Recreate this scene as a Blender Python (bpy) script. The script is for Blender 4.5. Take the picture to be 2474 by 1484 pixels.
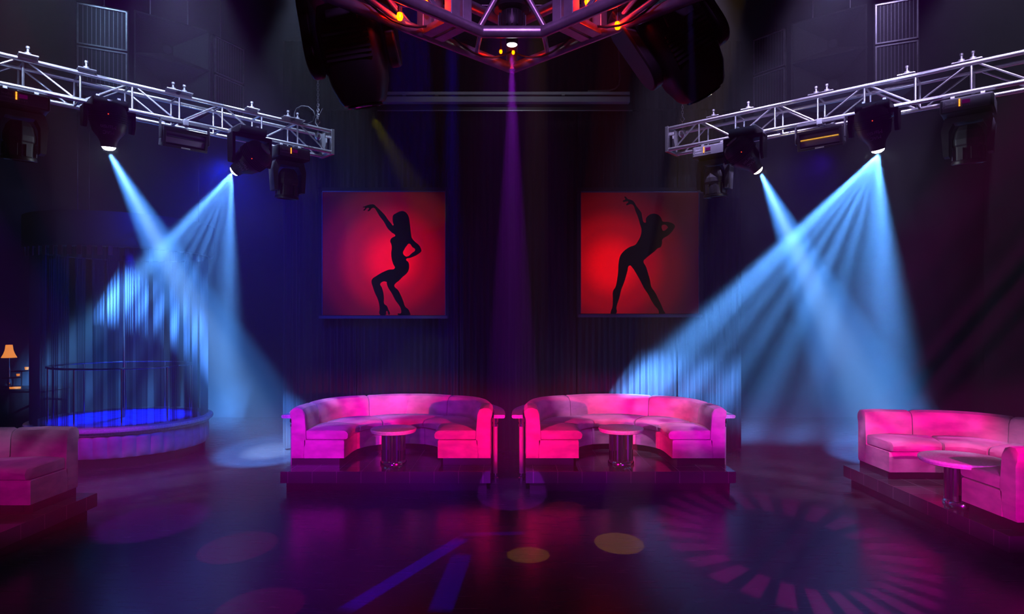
import bpy, math, random
from mathutils import Vector, Matrix
random.seed(7)
PI = math.pi
SC = bpy.context.scene
COL = SC.collection
for o in list(bpy.data.objects):
    bpy.data.objects.remove(o)

# ------------------------------------------------------------------ camera, world, exposure
F, CX, HY, HC = 1550.0, 1237.0, 780.0, 2.505      # focal px, centre px, horizon px, eye height
cam = bpy.data.cameras.new('camera')
cam.sensor_width = 36.0
cam.lens = F / 2474 * 36
cam.shift_y = (HY - 742) / 2474
cam.clip_start = 0.05
co = bpy.data.objects.new('camera', cam)
COL.objects.link(co)
co.location = (0, 0, HC)
co.rotation_euler = (PI / 2, 0, 0)
SC.camera = co

W = bpy.data.worlds.new('world')
SC.world = W
W.use_nodes = True
wn = W.node_tree.nodes
wl = W.node_tree.links
wn.clear()
wo = wn.new('ShaderNodeOutputWorld')
wb = wn.new('ShaderNodeBackground')
wb.inputs['Color'].default_value = (0, 0, 0, 1)
wl.new(wb.outputs[0], wo.inputs['Surface'])
wv = wn.new('ShaderNodeVolumeScatter')            # theatrical haze filling the whole room
wv.inputs['Density'].default_value = 0.015
wv.inputs['Anisotropy'].default_value = 0.15
wv.inputs['Color'].default_value = (0.95, 0.95, 1, 1)
wl.new(wv.outputs[0], wo.inputs['Volume'])

vs = SC.view_settings
vs.view_transform = 'Standard'
try:
    vs.look = 'None'
except Exception:
    pass
vs.exposure = 0.0
vs.gamma = 1.0
vs.use_curve_mapping = False
cy = SC.cycles
cy.max_bounces = 4
cy.diffuse_bounces = 2
cy.glossy_bounces = 3
cy.transmission_bounces = 3
cy.transparent_max_bounces = 12
cy.volume_bounces = 0
cy.caustics_reflective = False
cy.caustics_refractive = False
cy.sample_clamp_indirect = 2.0
cy.sample_clamp_direct = 0.0
cy.use_light_tree = True


def at(px, py, d):
    """world point seen at pixel (px, py) at distance d in front of the camera plane"""
    return Vector(((px - CX) * d / F, d, HC + (HY - py) * d / F))


def floor_at(px, py, z=0.0):
    d = (HC - z) * F / (py - HY)
    return Vector(((px - CX) * d / F, d, z))


# ------------------------------------------------------------------ lights
def spot(name, loc, target, color, power, angle, blend=0.3, radius=0.03, gobo=None, xaxis=(1, 0, 0), slot=None):
    l = bpy.data.lights.new(name, 'SPOT')
    l.energy = power
    l.color = color
    l.spot_size = math.radians(angle)
    l.spot_blend = blend
    l.shadow_soft_size = radius
    o = bpy.data.objects.new(name, l)
    COL.objects.link(o)
    z = (Vector(loc) - Vector(target)).normalized()
    x = Vector(xaxis)
    x = (x - z * x.dot(z)).normalized()
    y = z.cross(x)
    m = Matrix((x, y, z)).transposed().to_4x4()
    m.translation = Vector(loc)
    o.matrix_world = m
    if gobo:
        l.use_nodes = True
        nt = l.node_tree
        nt.nodes.clear()
        out = nt.nodes.new('ShaderNodeOutputLight')
        em = nt.nodes.new('ShaderNodeEmission')
        nt.links.new(em.outputs[0], out.inputs[0])
        geo = nt.nodes.new('ShaderNodeNewGeometry')

        def dot(v):
            n = nt.nodes.new('ShaderNodeVectorMath')
            n.operation = 'DOT_PRODUCT'
            nt.links.new(geo.outputs['Incoming'], n.inputs[0])
            n.inputs[1].default_value = v
            return n.outputs['Value']
        dx, dy, dz = dot(slot[0] if slot else x), dot(slot[1] if slot else y), dot(-z)

        def m_(op, a, b=None, c=None):
            n = nt.nodes.new('ShaderNodeMath')
            n.operation = op
            for i, v in enumerate((a, b, c)):
                if v is None:
                    continue
                if isinstance(v, (int, float)):
                    n.inputs[i].default_value = v
                else:
                    nt.links.new(v, n.inputs[i])
            return n.outputs[0]
        u = m_('DIVIDE', dx, dz)
        v = m_('DIVIDE', dy, dz)
        nt.links.new(gobo(nt, m_, u, v), em.inputs['Strength'])
    return o


def smooth(m_, x, a, b):
    """0 below a, 1 above b"""
    t = m_('DIVIDE', m_('SUBTRACT', x, a), b - a)
    t = m_('MINIMUM', m_('MAXIMUM', t, 0.0), 1.0)
    return m_('MULTIPLY', m_('MULTIPLY', t, t), m_('SUBTRACT', 3.0, m_('MULTIPLY', t, 2.0)))


def fan_gobo(stops, umax, vmax):
    """streaked fan: brightness by lateral angle; stops = [(u in -1..1, strength)]"""
    def g(nt, m_, u, v):
        r = nt.nodes.new('ShaderNodeValToRGB')
        el = r.color_ramp.elements
        r.color_ramp.interpolation = 'EASE'
        top = max(s for _, s in stops)
        pts = [((a + 1) / 2, s / top) for a, s in stops]
        el[0].position, el[1].position = pts[0][0], pts[-1][0]
        el[0].color = (pts[0][1],) * 3 + (1,)
        el[1].color = (pts[-1][1],) * 3 + (1,)
        for p, s in pts[1:-1]:
            e = el.new(p)
            e.color = (s, s, s, 1)
        t = m_('ADD', m_('MULTIPLY', u, 0.5 / umax), 0.5)
        nt.links.new(t, r.inputs['Fac'])
        edge = m_('SUBTRACT', 1.0, smooth(m_, m_('ABSOLUTE', v), vmax * 0.1, vmax))
        return m_('MULTIPLY', m_('MULTIPLY', r.outputs['Color'], edge), top)
    return g


def petal_gobo(r0, r1, n):
    def g(nt, m_, u, v):
        rad = m_('SQRT', m_('ADD', m_('MULTIPLY', u, u), m_('MULTIPLY', v, v)))
        ang = m_('ARCTAN2', v, u)
        pet = smooth(m_, m_('ADD', m_('COSINE', m_('MULTIPLY', ang, n)), 0.55), 0.0, 0.7)
        ring = m_('MULTIPLY', smooth(m_, rad, r0, r0 * 1.15), m_('SUBTRACT', 1.0, smooth(m_, rad, r1 * .9, r1)))
        return m_('MULTIPLY', pet, ring)
    return g


def band_gobo(half_w, u0, u1):
    def g(nt, m_, u, v):
        a = m_('SUBTRACT', 1.0, smooth(m_, m_('ABSOLUTE', v), half_w * .7, half_w))
        b = m_('MULTIPLY', smooth(m_, u, u0, u0 * .8), m_('SUBTRACT', 1.0, smooth(m_, u, u1 * .8, u1)))
        return m_('MULTIPLY', a, b)
    return g


BLUE = (0.07, 0.32, 1.0)
# truss front-face lines (floor plan), see the trusses further down
TL = dict(x=-2.548, y=9.10, dx=-0.705, dy=-0.709)
TR = dict(x=2.170, y=8.97, dx=0.757, dy=-0.654)


def on_truss(T, px):
    k = (px - CX) / F
    s = (k * T['y'] - T['x']) / (T['dx'] - k * T['dy'])
    return s, T['x'] + T['dx'] * s, T['y'] + T['dy'] * s


def lens_point(T, px, py, toward=0.22):
    s, x, y = on_truss(T, px)
    return at(px, py, y - toward)


LENS_L1 = lens_point(TL, 263, 356)
LENS_L2 = lens_point(TL, 567, 413)
LENS_R1 = lens_point(TR, 1831, 411)
LENS_R2 = lens_point(TR, 2121, 362)
AIM_L1 = floor_at(655, 1090)
AIM_R1 = floor_at(2150, 1090)
# (left edge, right edge) of the two fans where they reach the back of the room
FAN_L2 = (at(215, 735, 11.6), at(586, 820, 12.3))
FAN_R2 = (at(1500, 905, 12.3), at(2232, 945, 12.3))
AIM_L2 = (FAN_L2[0] + FAN_L2[1]) / 2
AIM_R2 = (FAN_R2[0] + FAN_R2[1]) / 2


def beam_from(lens, aim, off=0.004):
    d = aim - lens
    d = Vector((d.x, d.y * .12, d.z)).normalized()
    return lens + d * .038 + (aim - lens).normalized() * off


def fan_spot(lens, edges, color, power, lobes, vmax):
    a, b = [(e - lens).normalized() for e in edges]
    mid_ = (a + b).normalized()
    # gobo slots turned so the slats of light run edge-on to the camera
    x = mid_.cross(Vector((0, 0, HC)) - lens).normalized()
    if x.dot(b - a) < 0:
        x = -x
    umax = max(abs(a.dot(x) / a.dot(mid_)), abs(b.dot(x) / b.dot(mid_)))
    nrm_ = a.cross(b).normalized()
    ang = 1.2 * math.degrees(a.angle(b)) + 6
    return spot('beam_light', beam_from(lens, lens + mid_), beam_from(lens, lens + mid_) + mid_ * 3, color, power, ang, .05, .02, fan_gobo(lobes, umax, vmax), xaxis=x, slot=(x, nrm_))


spot('beam_light', beam_from(LENS_L1, AIM_L1), AIM_L1, BLUE, 56000, 18.5, 0.5)
spot('beam_light', beam_from(LENS_L1, AIM_L1), AIM_L1, (.32, .60, 1.0), 56000, 10.5, 1, 0.02)
spot('beam_light', beam_from(LENS_R1, AIM_R1), AIM_R1, BLUE, 56000, 18.5, 0.5)
spot('beam_light', beam_from(LENS_R1, AIM_R1), AIM_R1, (.32, .60, 1.0), 56000, 10.5, 1, 0.02)
lobes = [(-1, 0), (-.95, .6), (-.84, 2.8), (-.68, 2.3), (-.55, .8), (-.44, 1.2), (-.33, .5), (-.20, 1.0), (-.08, .4), (.06, 1.1),
         (.20, .45), (.34, .9), (.46, .5), (.60, 1.0), (.80, 2.0), (.93, 1.3), (1, 0)]
fan_spot(LENS_L2, FAN_L2, (.10, .37, 1.0), 64000, lobes, .12)
fan_spot(LENS_R2, FAN_R2, (.10, .37, 1.0), 100000, lobes, .12)

# thin coloured shafts
PIN = at(1237, 108, 3.6)
spot('pin_light', PIN + Vector((0, .01, -.03)), floor_at(1237, 1195), (.40, .01, .85), 5000, 8.6, .15, .012)
spot('pin_light', PIN + Vector((0, .01, -.03)), floor_at(1237, 1195), (.55, .25, 1.0), 1500, 3.4, .8, .012)
spot('shaft_light', at(838, -120, 3.2), at(855, 900, 3.6), (.38, .30, .85), 700, 4.5, .8, .01)
spot('shaft_light', at(1664, -120, 3.2), at(1690, 900, 3.6), (.20, .12, .85), 700, 4.5, .8, .01)
spot('shaft_light', at(1225, -160, 6.4), at(1232, 700, 6.6), (.5, .45, .8), 150, 5, .8, .01)
YEL = at(896, 278, 3.55)
spot('shaft_light', YEL, at(1010, 470, 8.5), (.75, .62, .0), 800, 5.5, .7, .02)

def barn_gobo(hu, hv, su, sv):
    def g(nt, m_, u, v):
        a = m_('SUBTRACT', 1.0, smooth(m_, m_('ABSOLUTE', u), hu * (1 - su), hu))
        b = m_('SUBTRACT', 1.0, smooth(m_, m_('ABSOLUTE', v), hv * (1 - sv), hv))
        return m_('MULTIPLY', a, b)
    return g


def barn(name, loc, target, color, power, wu, wv_, xaxis=(1, 0, 0), su=.5, sv=.5, radius=.05):
    """lamp with barn doors: full opening angles wu (along xaxis) and wv_"""
    hu, hv = math.tan(math.radians(wu / 2)), math.tan(math.radians(wv_ / 2))
    ang = 2 * math.degrees(math.atan(math.hypot(hu, hv))) + 2
    return spot(name, loc, target, color, power, min(ang, 170), .02, radius, barn_gobo(hu, hv, su, sv), xaxis)


# unseen colour washes added low at the sides, barn doors closed down to the sofas
barn('unseen_wash_light', (5.0, 0.0, 1.9), (-1.45, 10.9, 0.84), (1.0, 0.0, .15), 9000, 15, 8, (1, .55, 0))
barn('unseen_wash_light', (-5.0, 0.0, 1.9), (-2.85, 10.4, 0.78), (.60, 0.0, .9), 6500, 9, 8)
barn('unseen_wash_light', (-5.0, 0.0, 1.9), (1.55, 10.9, 0.84), (1.0, 0.0, .20), 10000, 15, 8, (1, -.55, 0))
barn('unseen_wash_light', (5.0, 0.0, 1.9), (2.6, 11.2, 0.95), (.60, 0.0, .85), 6500, 9, 7)
barn('unseen_wash_light', (5.2, 1.2, 3.0), (5.75, 9.0, 0.85), (1.0, 0.0, .52), 3600, 17, 11, su=.2)
barn('unseen_wash_light', (1.2, .6, .7), (5.5, 8.2, 0.66), (.80, 0.0, .80), 2200, 20, 9)
barn('unseen_wash_light', (-5.6, 1.2, 2.8), (-6.0, 7.6, 0.5), (.70, 0.0, .75), 480, 24, 14)
barn('unseen_wash_light', (-7.6, 7.4, 3.6), (-6.6, 11.0, 0.38), (.80, 0.0, .85), 420, 40, 12)
# small pale lamps added out of view to highlight the three tables
spot('added_table_light', (-.6, -1.0, 3.2), (-1.85, 10.05, .62), (1.0, .62, .72), 420, 3.4, .6, .04)
spot('added_table_light', (.4, -1.0, 3.2), (1.71, 10.05, .62), (1.0, .72, .80), 800, 3.4, .6, .04)
spot('added_table_light', (.9, -1.0, 3.2), (5.47, 7.8, .60), (.95, .5, 1.0), 260, 6, .6, .04)
# unseen washes added for violet floor haze and dim back-wall colours
spot('unseen_wash_light', (-2.3, 1.9, .45), (-1.9, 9.0, 0.1), (.36, 0.0, 1.0), 1100, 44, .9, .1)
spot('unseen_wash_light', (-3.4, 4.6, 7.9), (-2.3, 7.4, 0.0), (.40, 0.0, 1.0), 2000, 34, .9, .1)
spot('unseen_wash_light', (2.3, 1.9, .45), (2.3, 9.0, 0.1), (.42, 0.0, 1.0), 800, 44, .9, .1)
spot('unseen_wash_light', (3.4, 4.6, 7.9), (2.6, 7.4, 0.0), (.50, 0.0, 1.0), 1200, 36, .9, .1)
spot('unseen_wash_light', (0.0, 9.8, 7.9), (0, 12.4, 1.6), (.36, .0, .62), 600, 46, 1, .1)
# the two flood lights under the trusses throw blue on the back wall
spot('flood_lamp_light', (-3.75, 8.25, 4.55), (-5.0, 12.4, 2.6), (.0, .012, 1.0), 1250, 120, 1, .1)
spot('flood_lamp_light', (3.85, 7.85, 4.55), (4.2, 12.4, 2.6), (.06, .0, .9), 220, 110, 1, .1)
# fill lamps added to brighten the two side trusses, just above the picture
for q in ((-4.45, 5.9, 6.45), (-3.5, 7.0, 6.85), (-2.5, 8.0, 7.2)):
    barn('added_fill_light', q, (q[0] - .35, q[1] + .95, 5.07), (.48, .60, 1.0), 2000, 62, 15, (.707, .707, 0))
for q in ((4.5, 5.7, 6.45), (3.4, 6.75, 6.85), (2.2, 7.7, 7.2)):
    barn('added_fill_light', q, (q[0] + .30, q[1] + .95, 5.07), (.62, .50, 1.0), 2000, 62, 15, (.757, -.654, 0))
for q in ((-2.4, 4.4, 4.95, -4.0, 7.7, 5.05), (2.3, 4.4, 4.95, 3.6, 7.7, 5.05)):
    sg = 1 if q[0] > 0 else -1
    barn('added_fill_light', q[:3], q[3:], (.42, .48, 1.0), 1300, 46, 7, (1, -sg * .9, 0))
spot('added_fill_light', (-4.9, 6.9, 7.7), (-4.9, 9.0, 6.2), (.30, .50, .8), 70, 50, .8, .06)  # unseen lamps added to lift the speaker clusters
spot('added_fill_light', (4.4, 6.9, 7.7), (4.7, 9.0, 6.2), (.46, .38, .8), 66, 50, .8, .06)
barn('added_fill_light', (0, 10.2, 7.9), (0, 12.3, 6.85), (.36, .40, .46), 50, 100, 16)
# centre truss: cool violet from an unseen lamp added in front, the red comes from its own lamps
spot('added_fill_light', (0.0, 1.6, 4.6), (0, 3.7, 4.2), (.60, .20, .95), 100, 70, 1, .1)
# floor pools
spot('pool_light', (1.25, .9, 7.9), floor_at(1496, 1313), (1.0, .60, .03), 11000, 3.2, .08, .01)
spot('pool_light', (.25, 4.7, 7.9), floor_at(1276, 1341), (1.0, .60, .03), 3600, 3.3, .08, .01)
spot('pool_light', (.75, 1.2, 7.9), floor_at(1366, 1232), (1.0, .06, .01), 4500, 3.1, .08, .01)
spot('pool_light', (-2.9, .6, 7.9), floor_at(575, 1322), (1.0, .0, .35), 4600, 4.6, .12, .01)
spot('pool_light', (-2.4, .6, 7.9), floor_at(628, 1470), (1.0, .0, .35), 3449, 4.6, .12, .01)
spot('pool_light', (-4.2, .6, 7.9), floor_at(370, 1262), (.45, .0, 1.0), 9660, 7.0, .4, .01)
PR = floor_at(1905, 1322)
spot('pool_light', (3.0, -1.2, 6.8), PR, (.8, .0, .5), 13000, 17, .05, .01, petal_gobo(.072, .128, 26))
for (ax, ay, bx, by, hw, pw) in ((820, 1484, 1125, 1297, .013, 10350), (1060, 1484, 1118, 1335, .016, 5979), (1110, 1292, 1275, 1288, .009, 3679)):
    a_, b_ = floor_at(ax, ay), floor_at(bx, by)
    mid = (a_ + b_) / 2
    hl = (b_ - a_).length / 2 / 7.7
    spot('pool_light', (mid.x, mid.y, 7.7), mid, (.03, .0, 1.0), pw, 24, .05, .01, band_gobo(hw, -hl, hl), xaxis=(b_ - a_))
# the little stage on the left is lit blue from inside
STG = Vector((-7.5, 12.4, 0.0))
spot('stage_light', STG + Vector((0, .2, 3.9)), STG + Vector((0, 0, .7)), (.0, .01, 1.0), 2600, 44, .4, .05)


# ------------------------------------------------------------------ materials
def mat(name, color, rough=.6, metal=0., spec=.5, emit=None, estr=0., alpha=1., sheen=0., coat=0.):
    m = bpy.data.materials.new(name)
    m.use_nodes = True
    b = m.node_tree.nodes['Principled BSDF']
    b.inputs['Base Color'].default_value = (*color, 1)
    b.inputs['Roughness'].default_value = rough
    b.inputs['Metallic'].default_value = metal
    b.inputs['Specular IOR Level'].default_value = spec
    b.inputs['Alpha'].default_value = alpha
    b.inputs['Sheen Weight'].default_value = sheen
    b.inputs['Coat Weight'].default_value = coat
    if emit:
        b.inputs['Emission Color'].default_value = (*emit, 1)
        b.inputs['Emission Strength'].default_value = estr
    return m


def nodes(m):
    return m.node_tree.nodes, m.node_tree.links, m.node_tree.nodes['Principled BSDF']


def noise_color(m, c0, c1, scale, detail=4, coord='Object', bump=0., sc=(1, 1, 1), lo=.3, hi=.7):
    n, l, b = nodes(m)
    tc = n.new('ShaderNodeTexCoord')
    mp = n.new('ShaderNodeMapping')
    mp.inputs['Scale'].default_value = sc
    t = n.new('ShaderNodeTexNoise')
    t.inputs['Scale'].default_value = scale
    t.inputs['Detail'].default_value = detail
    r = n.new('ShaderNodeValToRGB')
    r.color_ramp.elements[0].position = lo
    r.color_ramp.elements[1].position = hi
    r.color_ramp.elements[0].color = (*c0, 1)
    r.color_ramp.elements[1].color = (*c1, 1)
    l.new(tc.outputs[coord], mp.inputs['Vector'])
    l.new(mp.outputs[0], t.inputs['Vector'])
    l.new(t.outputs['Fac'], r.inputs['Fac'])
    l.new(r.outputs['Color'], b.inputs['Base Color'])
    if bump:
        bp = n.new('ShaderNodeBump')
        bp.inputs['Strength'].default_value = bump
        bp.inputs['Distance'].default_value = .01
        l.new(t.outputs['Fac'], bp.inputs['Height'])
        l.new(bp.outputs[0], b.inputs['Normal'])
    return t


M = {}
M['alu'] = mat('brushed_aluminium', (.78, .78, .82), .27, 1.)
noise_color(M['alu'], (.80, .80, .84), (.93, .93, .96), 30, 2)
M['alu_heavy'] = mat('heavy_truss_aluminium', (.6, .58, .62), .34, .75)
noise_color(M['alu_heavy'], (.45, .44, .48), (.66, .65, .70), 14, 3)
M['chrome'] = mat('chrome', (.85, .85, .88), .10, 1.)
M['black'] = mat('black_plastic', (.012, .012, .015), .42)
M['frame'] = mat('matte_black_frame', (.008, .008, .010), .7, spec=.15)
M['black_soft'] = mat('black_housing', (.02, .02, .026), .55)
M['head_grey'] = mat('fixture_grey', (.055, .055, .07), .45)
noise_color(M['head_grey'], (.04, .04, .05), (.075, .075, .09), 9, 2)
M['face'] = mat('control_panel_grey', (.16, .16, .19), .4)
M['cab'] = mat('speaker_cabinet_black', (.035, .035, .045), .6)
noise_color(M['cab'], (.028, .028, .035), (.05, .05, .06), 60, 3, bump=.2)
M['wall'] = mat('dark_wall_paint', (.012, .012, .018), .8)
noise_color(M['wall'], (.008, .008, .012), (.018, .018, .025), 3, 4)
M['ceil'] = mat('black_ceiling', (.006, .006, .008), .9)
noise_color(M['ceil'], (.004, .004, .006), (.009, .009, .012), 5, 3)
M['curtain'] = mat('pleated_curtain', (.05, .042, .055), .9, spec=.15)
noise_color(M['curtain'], (.009, .008, .010), (.024, .020, .026), 3.0, 5, sc=(9, 9, .25))
M['velvet'] = mat('dusty_pink_velvet', (.62, .40, .44), .85, sheen=.35)
noise_color(M['velvet'], (.50, .14, .24), (.80, .25, .40), 3.2, 7, bump=.35, sc=(1, 1, 2.2), lo=.32, hi=.62)
M['marble'] = mat('pale_marble', (.8, .72, .74), .25)
noise_color(M['marble'], (.66, .55, .58), (.9, .82, .84), 34, 6)
M['wood_dark'] = mat('dark_lacquer', (.02, .014, .014), .25)
M['tube_red'] = mat('lacquered_post', (.55, .34, .36), .3)
M['white'] = mat('white_print', (.55, .55, .62), .6)
M['cord'] = mat('black_cable', (.015, .015, .02), .5)
M['steel'] = mat('galvanised_steel', (.5, .5, .52), .4, .9)
M['screenbox'] = mat('painted_steel_housing', (.40, .40, .43), .55)
noise_color(M['screenbox'], (.34, .34, .37), (.46, .46, .48), 2, 3)
M['lens_hot'] = mat('lit_lens', (1, 1, 1), .2, emit=(.75, .88, 1.), estr=60)
M['lens_pin'] = mat('lit_pin_lens', (1, 1, 1), .2, emit=(1., .95, 1.), estr=14)
M['lens_warm'] = mat('lit_warm_lens', (1, 1, 1), .2, emit=(1., .82, .55), estr=50)
M['lens_off'] = mat('dark_lens', (.03, .03, .05), .08, coat=.5)
M['led'] = mat('amber_display_digits', (.2, .02, 0), .4, emit=(1., .25, .02), estr=3.5)
M['led_red'] = mat('red_indicator', (.2, 0, 0), .4, emit=(1., .05, .02), estr=1.5)
M['display'] = mat('display_window', (.05, .0, .04), .1, emit=(.14, .0, .10), estr=.35)
M['red_bulb'] = mat('red_lamp_glass', (1, .1, 0), .3, emit=(1., .11, .0), estr=8)
M['sil'] = mat('black_print', (.0, .0, .0), .9, spec=0.)
M['stage_top'] = mat('pale_stage_deck', (.35, .38, .5), .35)
noise_color(M['stage_top'], (.25, .28, .40), (.55, .58, .7), 6, 4)
M['tuft'] = mat('quilted_vinyl', (.50, .36, .42), .45, sheen=.2)
noise_color(M['tuft'], (.40, .28, .34), (.60, .44, .5), 5, 3)
M['tabred'] = mat('dark_red_trim', (.10, .006, .012), .5)
M['shade'] = mat('amber_lamp_shade', (.8, .4, .1), .8, emit=(1., .30, .04), estr=.95)
M['glint'] = mat('glowing_amber_glint', (.8, .4, .1), .4, emit=(1., .28, .03), estr=.8)  # glows in place of the amber lamp's reflections
M['glass_blue'] = mat('blue_lit_tube', (.1, .2, .8), .3, emit=(.02, .03, 1.), estr=.6)
M['flood_glass'] = mat('flood_reflector', (.35, .30, .50), .18, .55)
M['amber_reflection'] = mat('glowing_amber_reflection', (.5, .3, .05), .3, emit=(.8, .38, .01), estr=.7)  # self-glowing colour for an amber reflection in the flood glass

# sheer fabric
m = bpy.data.materials.new('blue_white_sheer')
m.use_nodes = True
nn, ll = m.node_tree.nodes, m.node_tree.links
nn.clear()
out = nn.new('ShaderNodeOutputMaterial')
mx = nn.new('ShaderNodeMixShader')
tr = nn.new('ShaderNodeBsdfTransparent')
add = nn.new('ShaderNodeMixShader')
df = nn.new('ShaderNodeBsdfDiffuse')
tl = nn.new('ShaderNodeBsdfTranslucent')
df.inputs[0].default_value = (.09, .10, .14, 1)
tl.inputs[0].default_value = (.09, .10, .14, 1)
add.inputs[0].default_value = .5
ll.new(df.outputs[0], add.inputs[1])
ll.new(tl.outputs[0], add.inputs[2])
wv_ = nn.new('ShaderNodeTexNoise')
tc_ = nn.new('ShaderNodeTexCoord')
mp_ = nn.new('ShaderNodeMapping')
mp_.inputs['Scale'].default_value = (14, 14, .15)
ll.new(tc_.outputs['Object'], mp_.inputs[0])
ll.new(mp_.outputs[0], wv_.inputs['Vector'])
mr = nn.new('ShaderNodeMapRange')
mr.inputs['To Min'].default_value = .22
mr.inputs['To Max'].default_value = .75
mr.inputs['From Min'].default_value = .3
mr.inputs['From Max'].default_value = .7
wv_.inputs['Scale'].default_value = 1.5
ll.new(wv_.outputs['Fac'], mr.inputs['Value'])
ll.new(mr.outputs[0], mx.inputs[0])
ll.new(tr.outputs[0], mx.inputs[1])
ll.new(add.outputs[0], mx.inputs[2])
ll.new(mx.outputs[0], out.inputs[0])
M['sheer'] = m

# perforated grille
m = mat('perforated_grille', (.20, .20, .24), .45, .6)
n, l, b = nodes(m)
tc = n.new('ShaderNodeTexCoord')
sx = n.new('ShaderNodeSeparateXYZ')
l.new(tc.outputs['UV'], sx.inputs[0])


def mth(n, l, op, a, b_=None):
    q = n.new('ShaderNodeMath')
    q.operation = op
    for i, v in enumerate((a, b_)):
        if v is None:
            continue
        if isinstance(v, (int, float)):
            q.inputs[i].default_value = v
        else:
            l.new(v, q.inputs[i])
    return q.outputs[0]


fy = mth(n, l, 'FRACT', mth(n, l, 'MULTIPLY', sx.outputs['Y'], 34.0))
slot = mth(n, l, 'GREATER_THAN', fy, .45)
fx = mth(n, l, 'FRACT', mth(n, l, 'MULTIPLY', sx.outputs['X'], 11.0))
bar = mth(n, l, 'LESS_THAN', fx, .12)
k = mth(n, l, 'MAXIMUM', mth(n, l, 'MULTIPLY', slot, .16), bar)
r = n.new('ShaderNodeValToRGB')
r.color_ramp.elements[0].color = (.008, .008, .01, 1)
r.color_ramp.elements[1].color = (.42, .42, .48, 1)
l.new(k, r.inputs['Fac'])
l.new(r.outputs[0], b.inputs['Base Color'])
M['grille'] = m

# floor: dark varnished boards
m = mat('dark_dance_floor', (.05, .04, .045), .24)
n, l, b = nodes(m)
tc = n.new('ShaderNodeTexCoord')
mp = n.new('ShaderNodeMapping')
mp.inputs['Rotation'].default_value = (0, 0, math.radians(58))
mp.inputs['Scale'].default_value = (1.6, 24, 1)
nz = n.new('ShaderNodeTexNoise')
nz.inputs['Scale'].default_value = 1.6
nz.inputs['Detail'].default_value = 6
r = n.new('ShaderNodeValToRGB')
r.color_ramp.elements[0].color = (.020, .016, .019, 1)
r.color_ramp.elements[1].color = (.045, .036, .042, 1)
l.new(tc.outputs['Object'], mp.inputs[0])
l.new(mp.outputs[0], nz.inputs['Vector'])
l.new(nz.outputs['Fac'], r.inputs['Fac'])
l.new(r.outputs[0], b.inputs['Base Color'])
rr = n.new('ShaderNodeMapRange')
rr.inputs['To Min'].default_value = .16
rr.inputs['To Max'].default_value = .34
l.new(nz.outputs['Fac'], rr.inputs['Value'])
l.new(rr.outputs[0], b.inputs['Roughness'])
b.inputs['Specular IOR Level'].default_value = .32
M['floor'] = m

# platform tiles
m = mat('polished_dark_tile', (.05, .045, .05), .14)
n, l, b = nodes(m)
tc = n.new('ShaderNodeTexCoord')
br = n.new('ShaderNodeTexBrick')
br.offset = 0
br.inputs['Scale'].default_value = 1
br.inputs['Brick Width'].default_value = .36
br.inputs['Row Height'].default_value = .36
br.inputs['Mortar Size'].default_value = .006
br.inputs['Color1'].default_value = (.05, .042, .05, 1)
br.inputs['Color2'].default_value = (.065, .055, .065, 1)
br.inputs['Mortar'].default_value = (.20, .15, .17, 1)
l.new(tc.outputs['UV'], br.inputs['Vector'])
l.new(br.outputs['Color'], b.inputs['Base Color'])
M['tile'] = m


def screen_mat(name, cx, cz, rx, rz, lo, hi):
    m = bpy.data.materials.new(name)
    m.use_nodes = True
    n, l = m.node_tree.nodes, m.node_tree.links
    b = n['Principled BSDF']
    b.inputs['Base Color'].default_value = (.03, .0, .002, 1)
    b.inputs['Roughness'].default_value = .5
    b.inputs['Specular IOR Level'].default_value = .1
    tc = n.new('ShaderNodeTexCoord')
    mp = n.new('ShaderNodeMapping')
    mp.inputs['Location'].default_value = (-cx / rx, 0, -cz / rz)
    mp.inputs['Scale'].default_value = (1 / rx, 0, 1 / rz)
    g = n.new('ShaderNodeVectorMath')
    g.operation = 'LENGTH'
    l.new(tc.outputs['Object'], mp.inputs[0])
    l.new(mp.outputs[0], g.inputs[0])
    r = n.new('ShaderNodeValToRGB')
    r.color_ramp.interpolation = 'EASE'
    e = r.color_ramp.elements
    e[0].position, e[0].color = 0.12, (hi, 0, 0, 1)
    e[1].position, e[1].color = 1.0, (lo, 0, 0, 1)
    x = e.new(.45)
    x.color = (hi * .34, 0, 0, 1)
    x = e.new(.72)
    x.color = (hi * .10, 0, 0, 1)
    l.new(g.outputs['Value'], r.inputs['Fac'])
    l.new(r.outputs[0], b.inputs['Emission Color'])
    b.inputs['Emission Strength'].default_value = 1.
    return m


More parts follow.
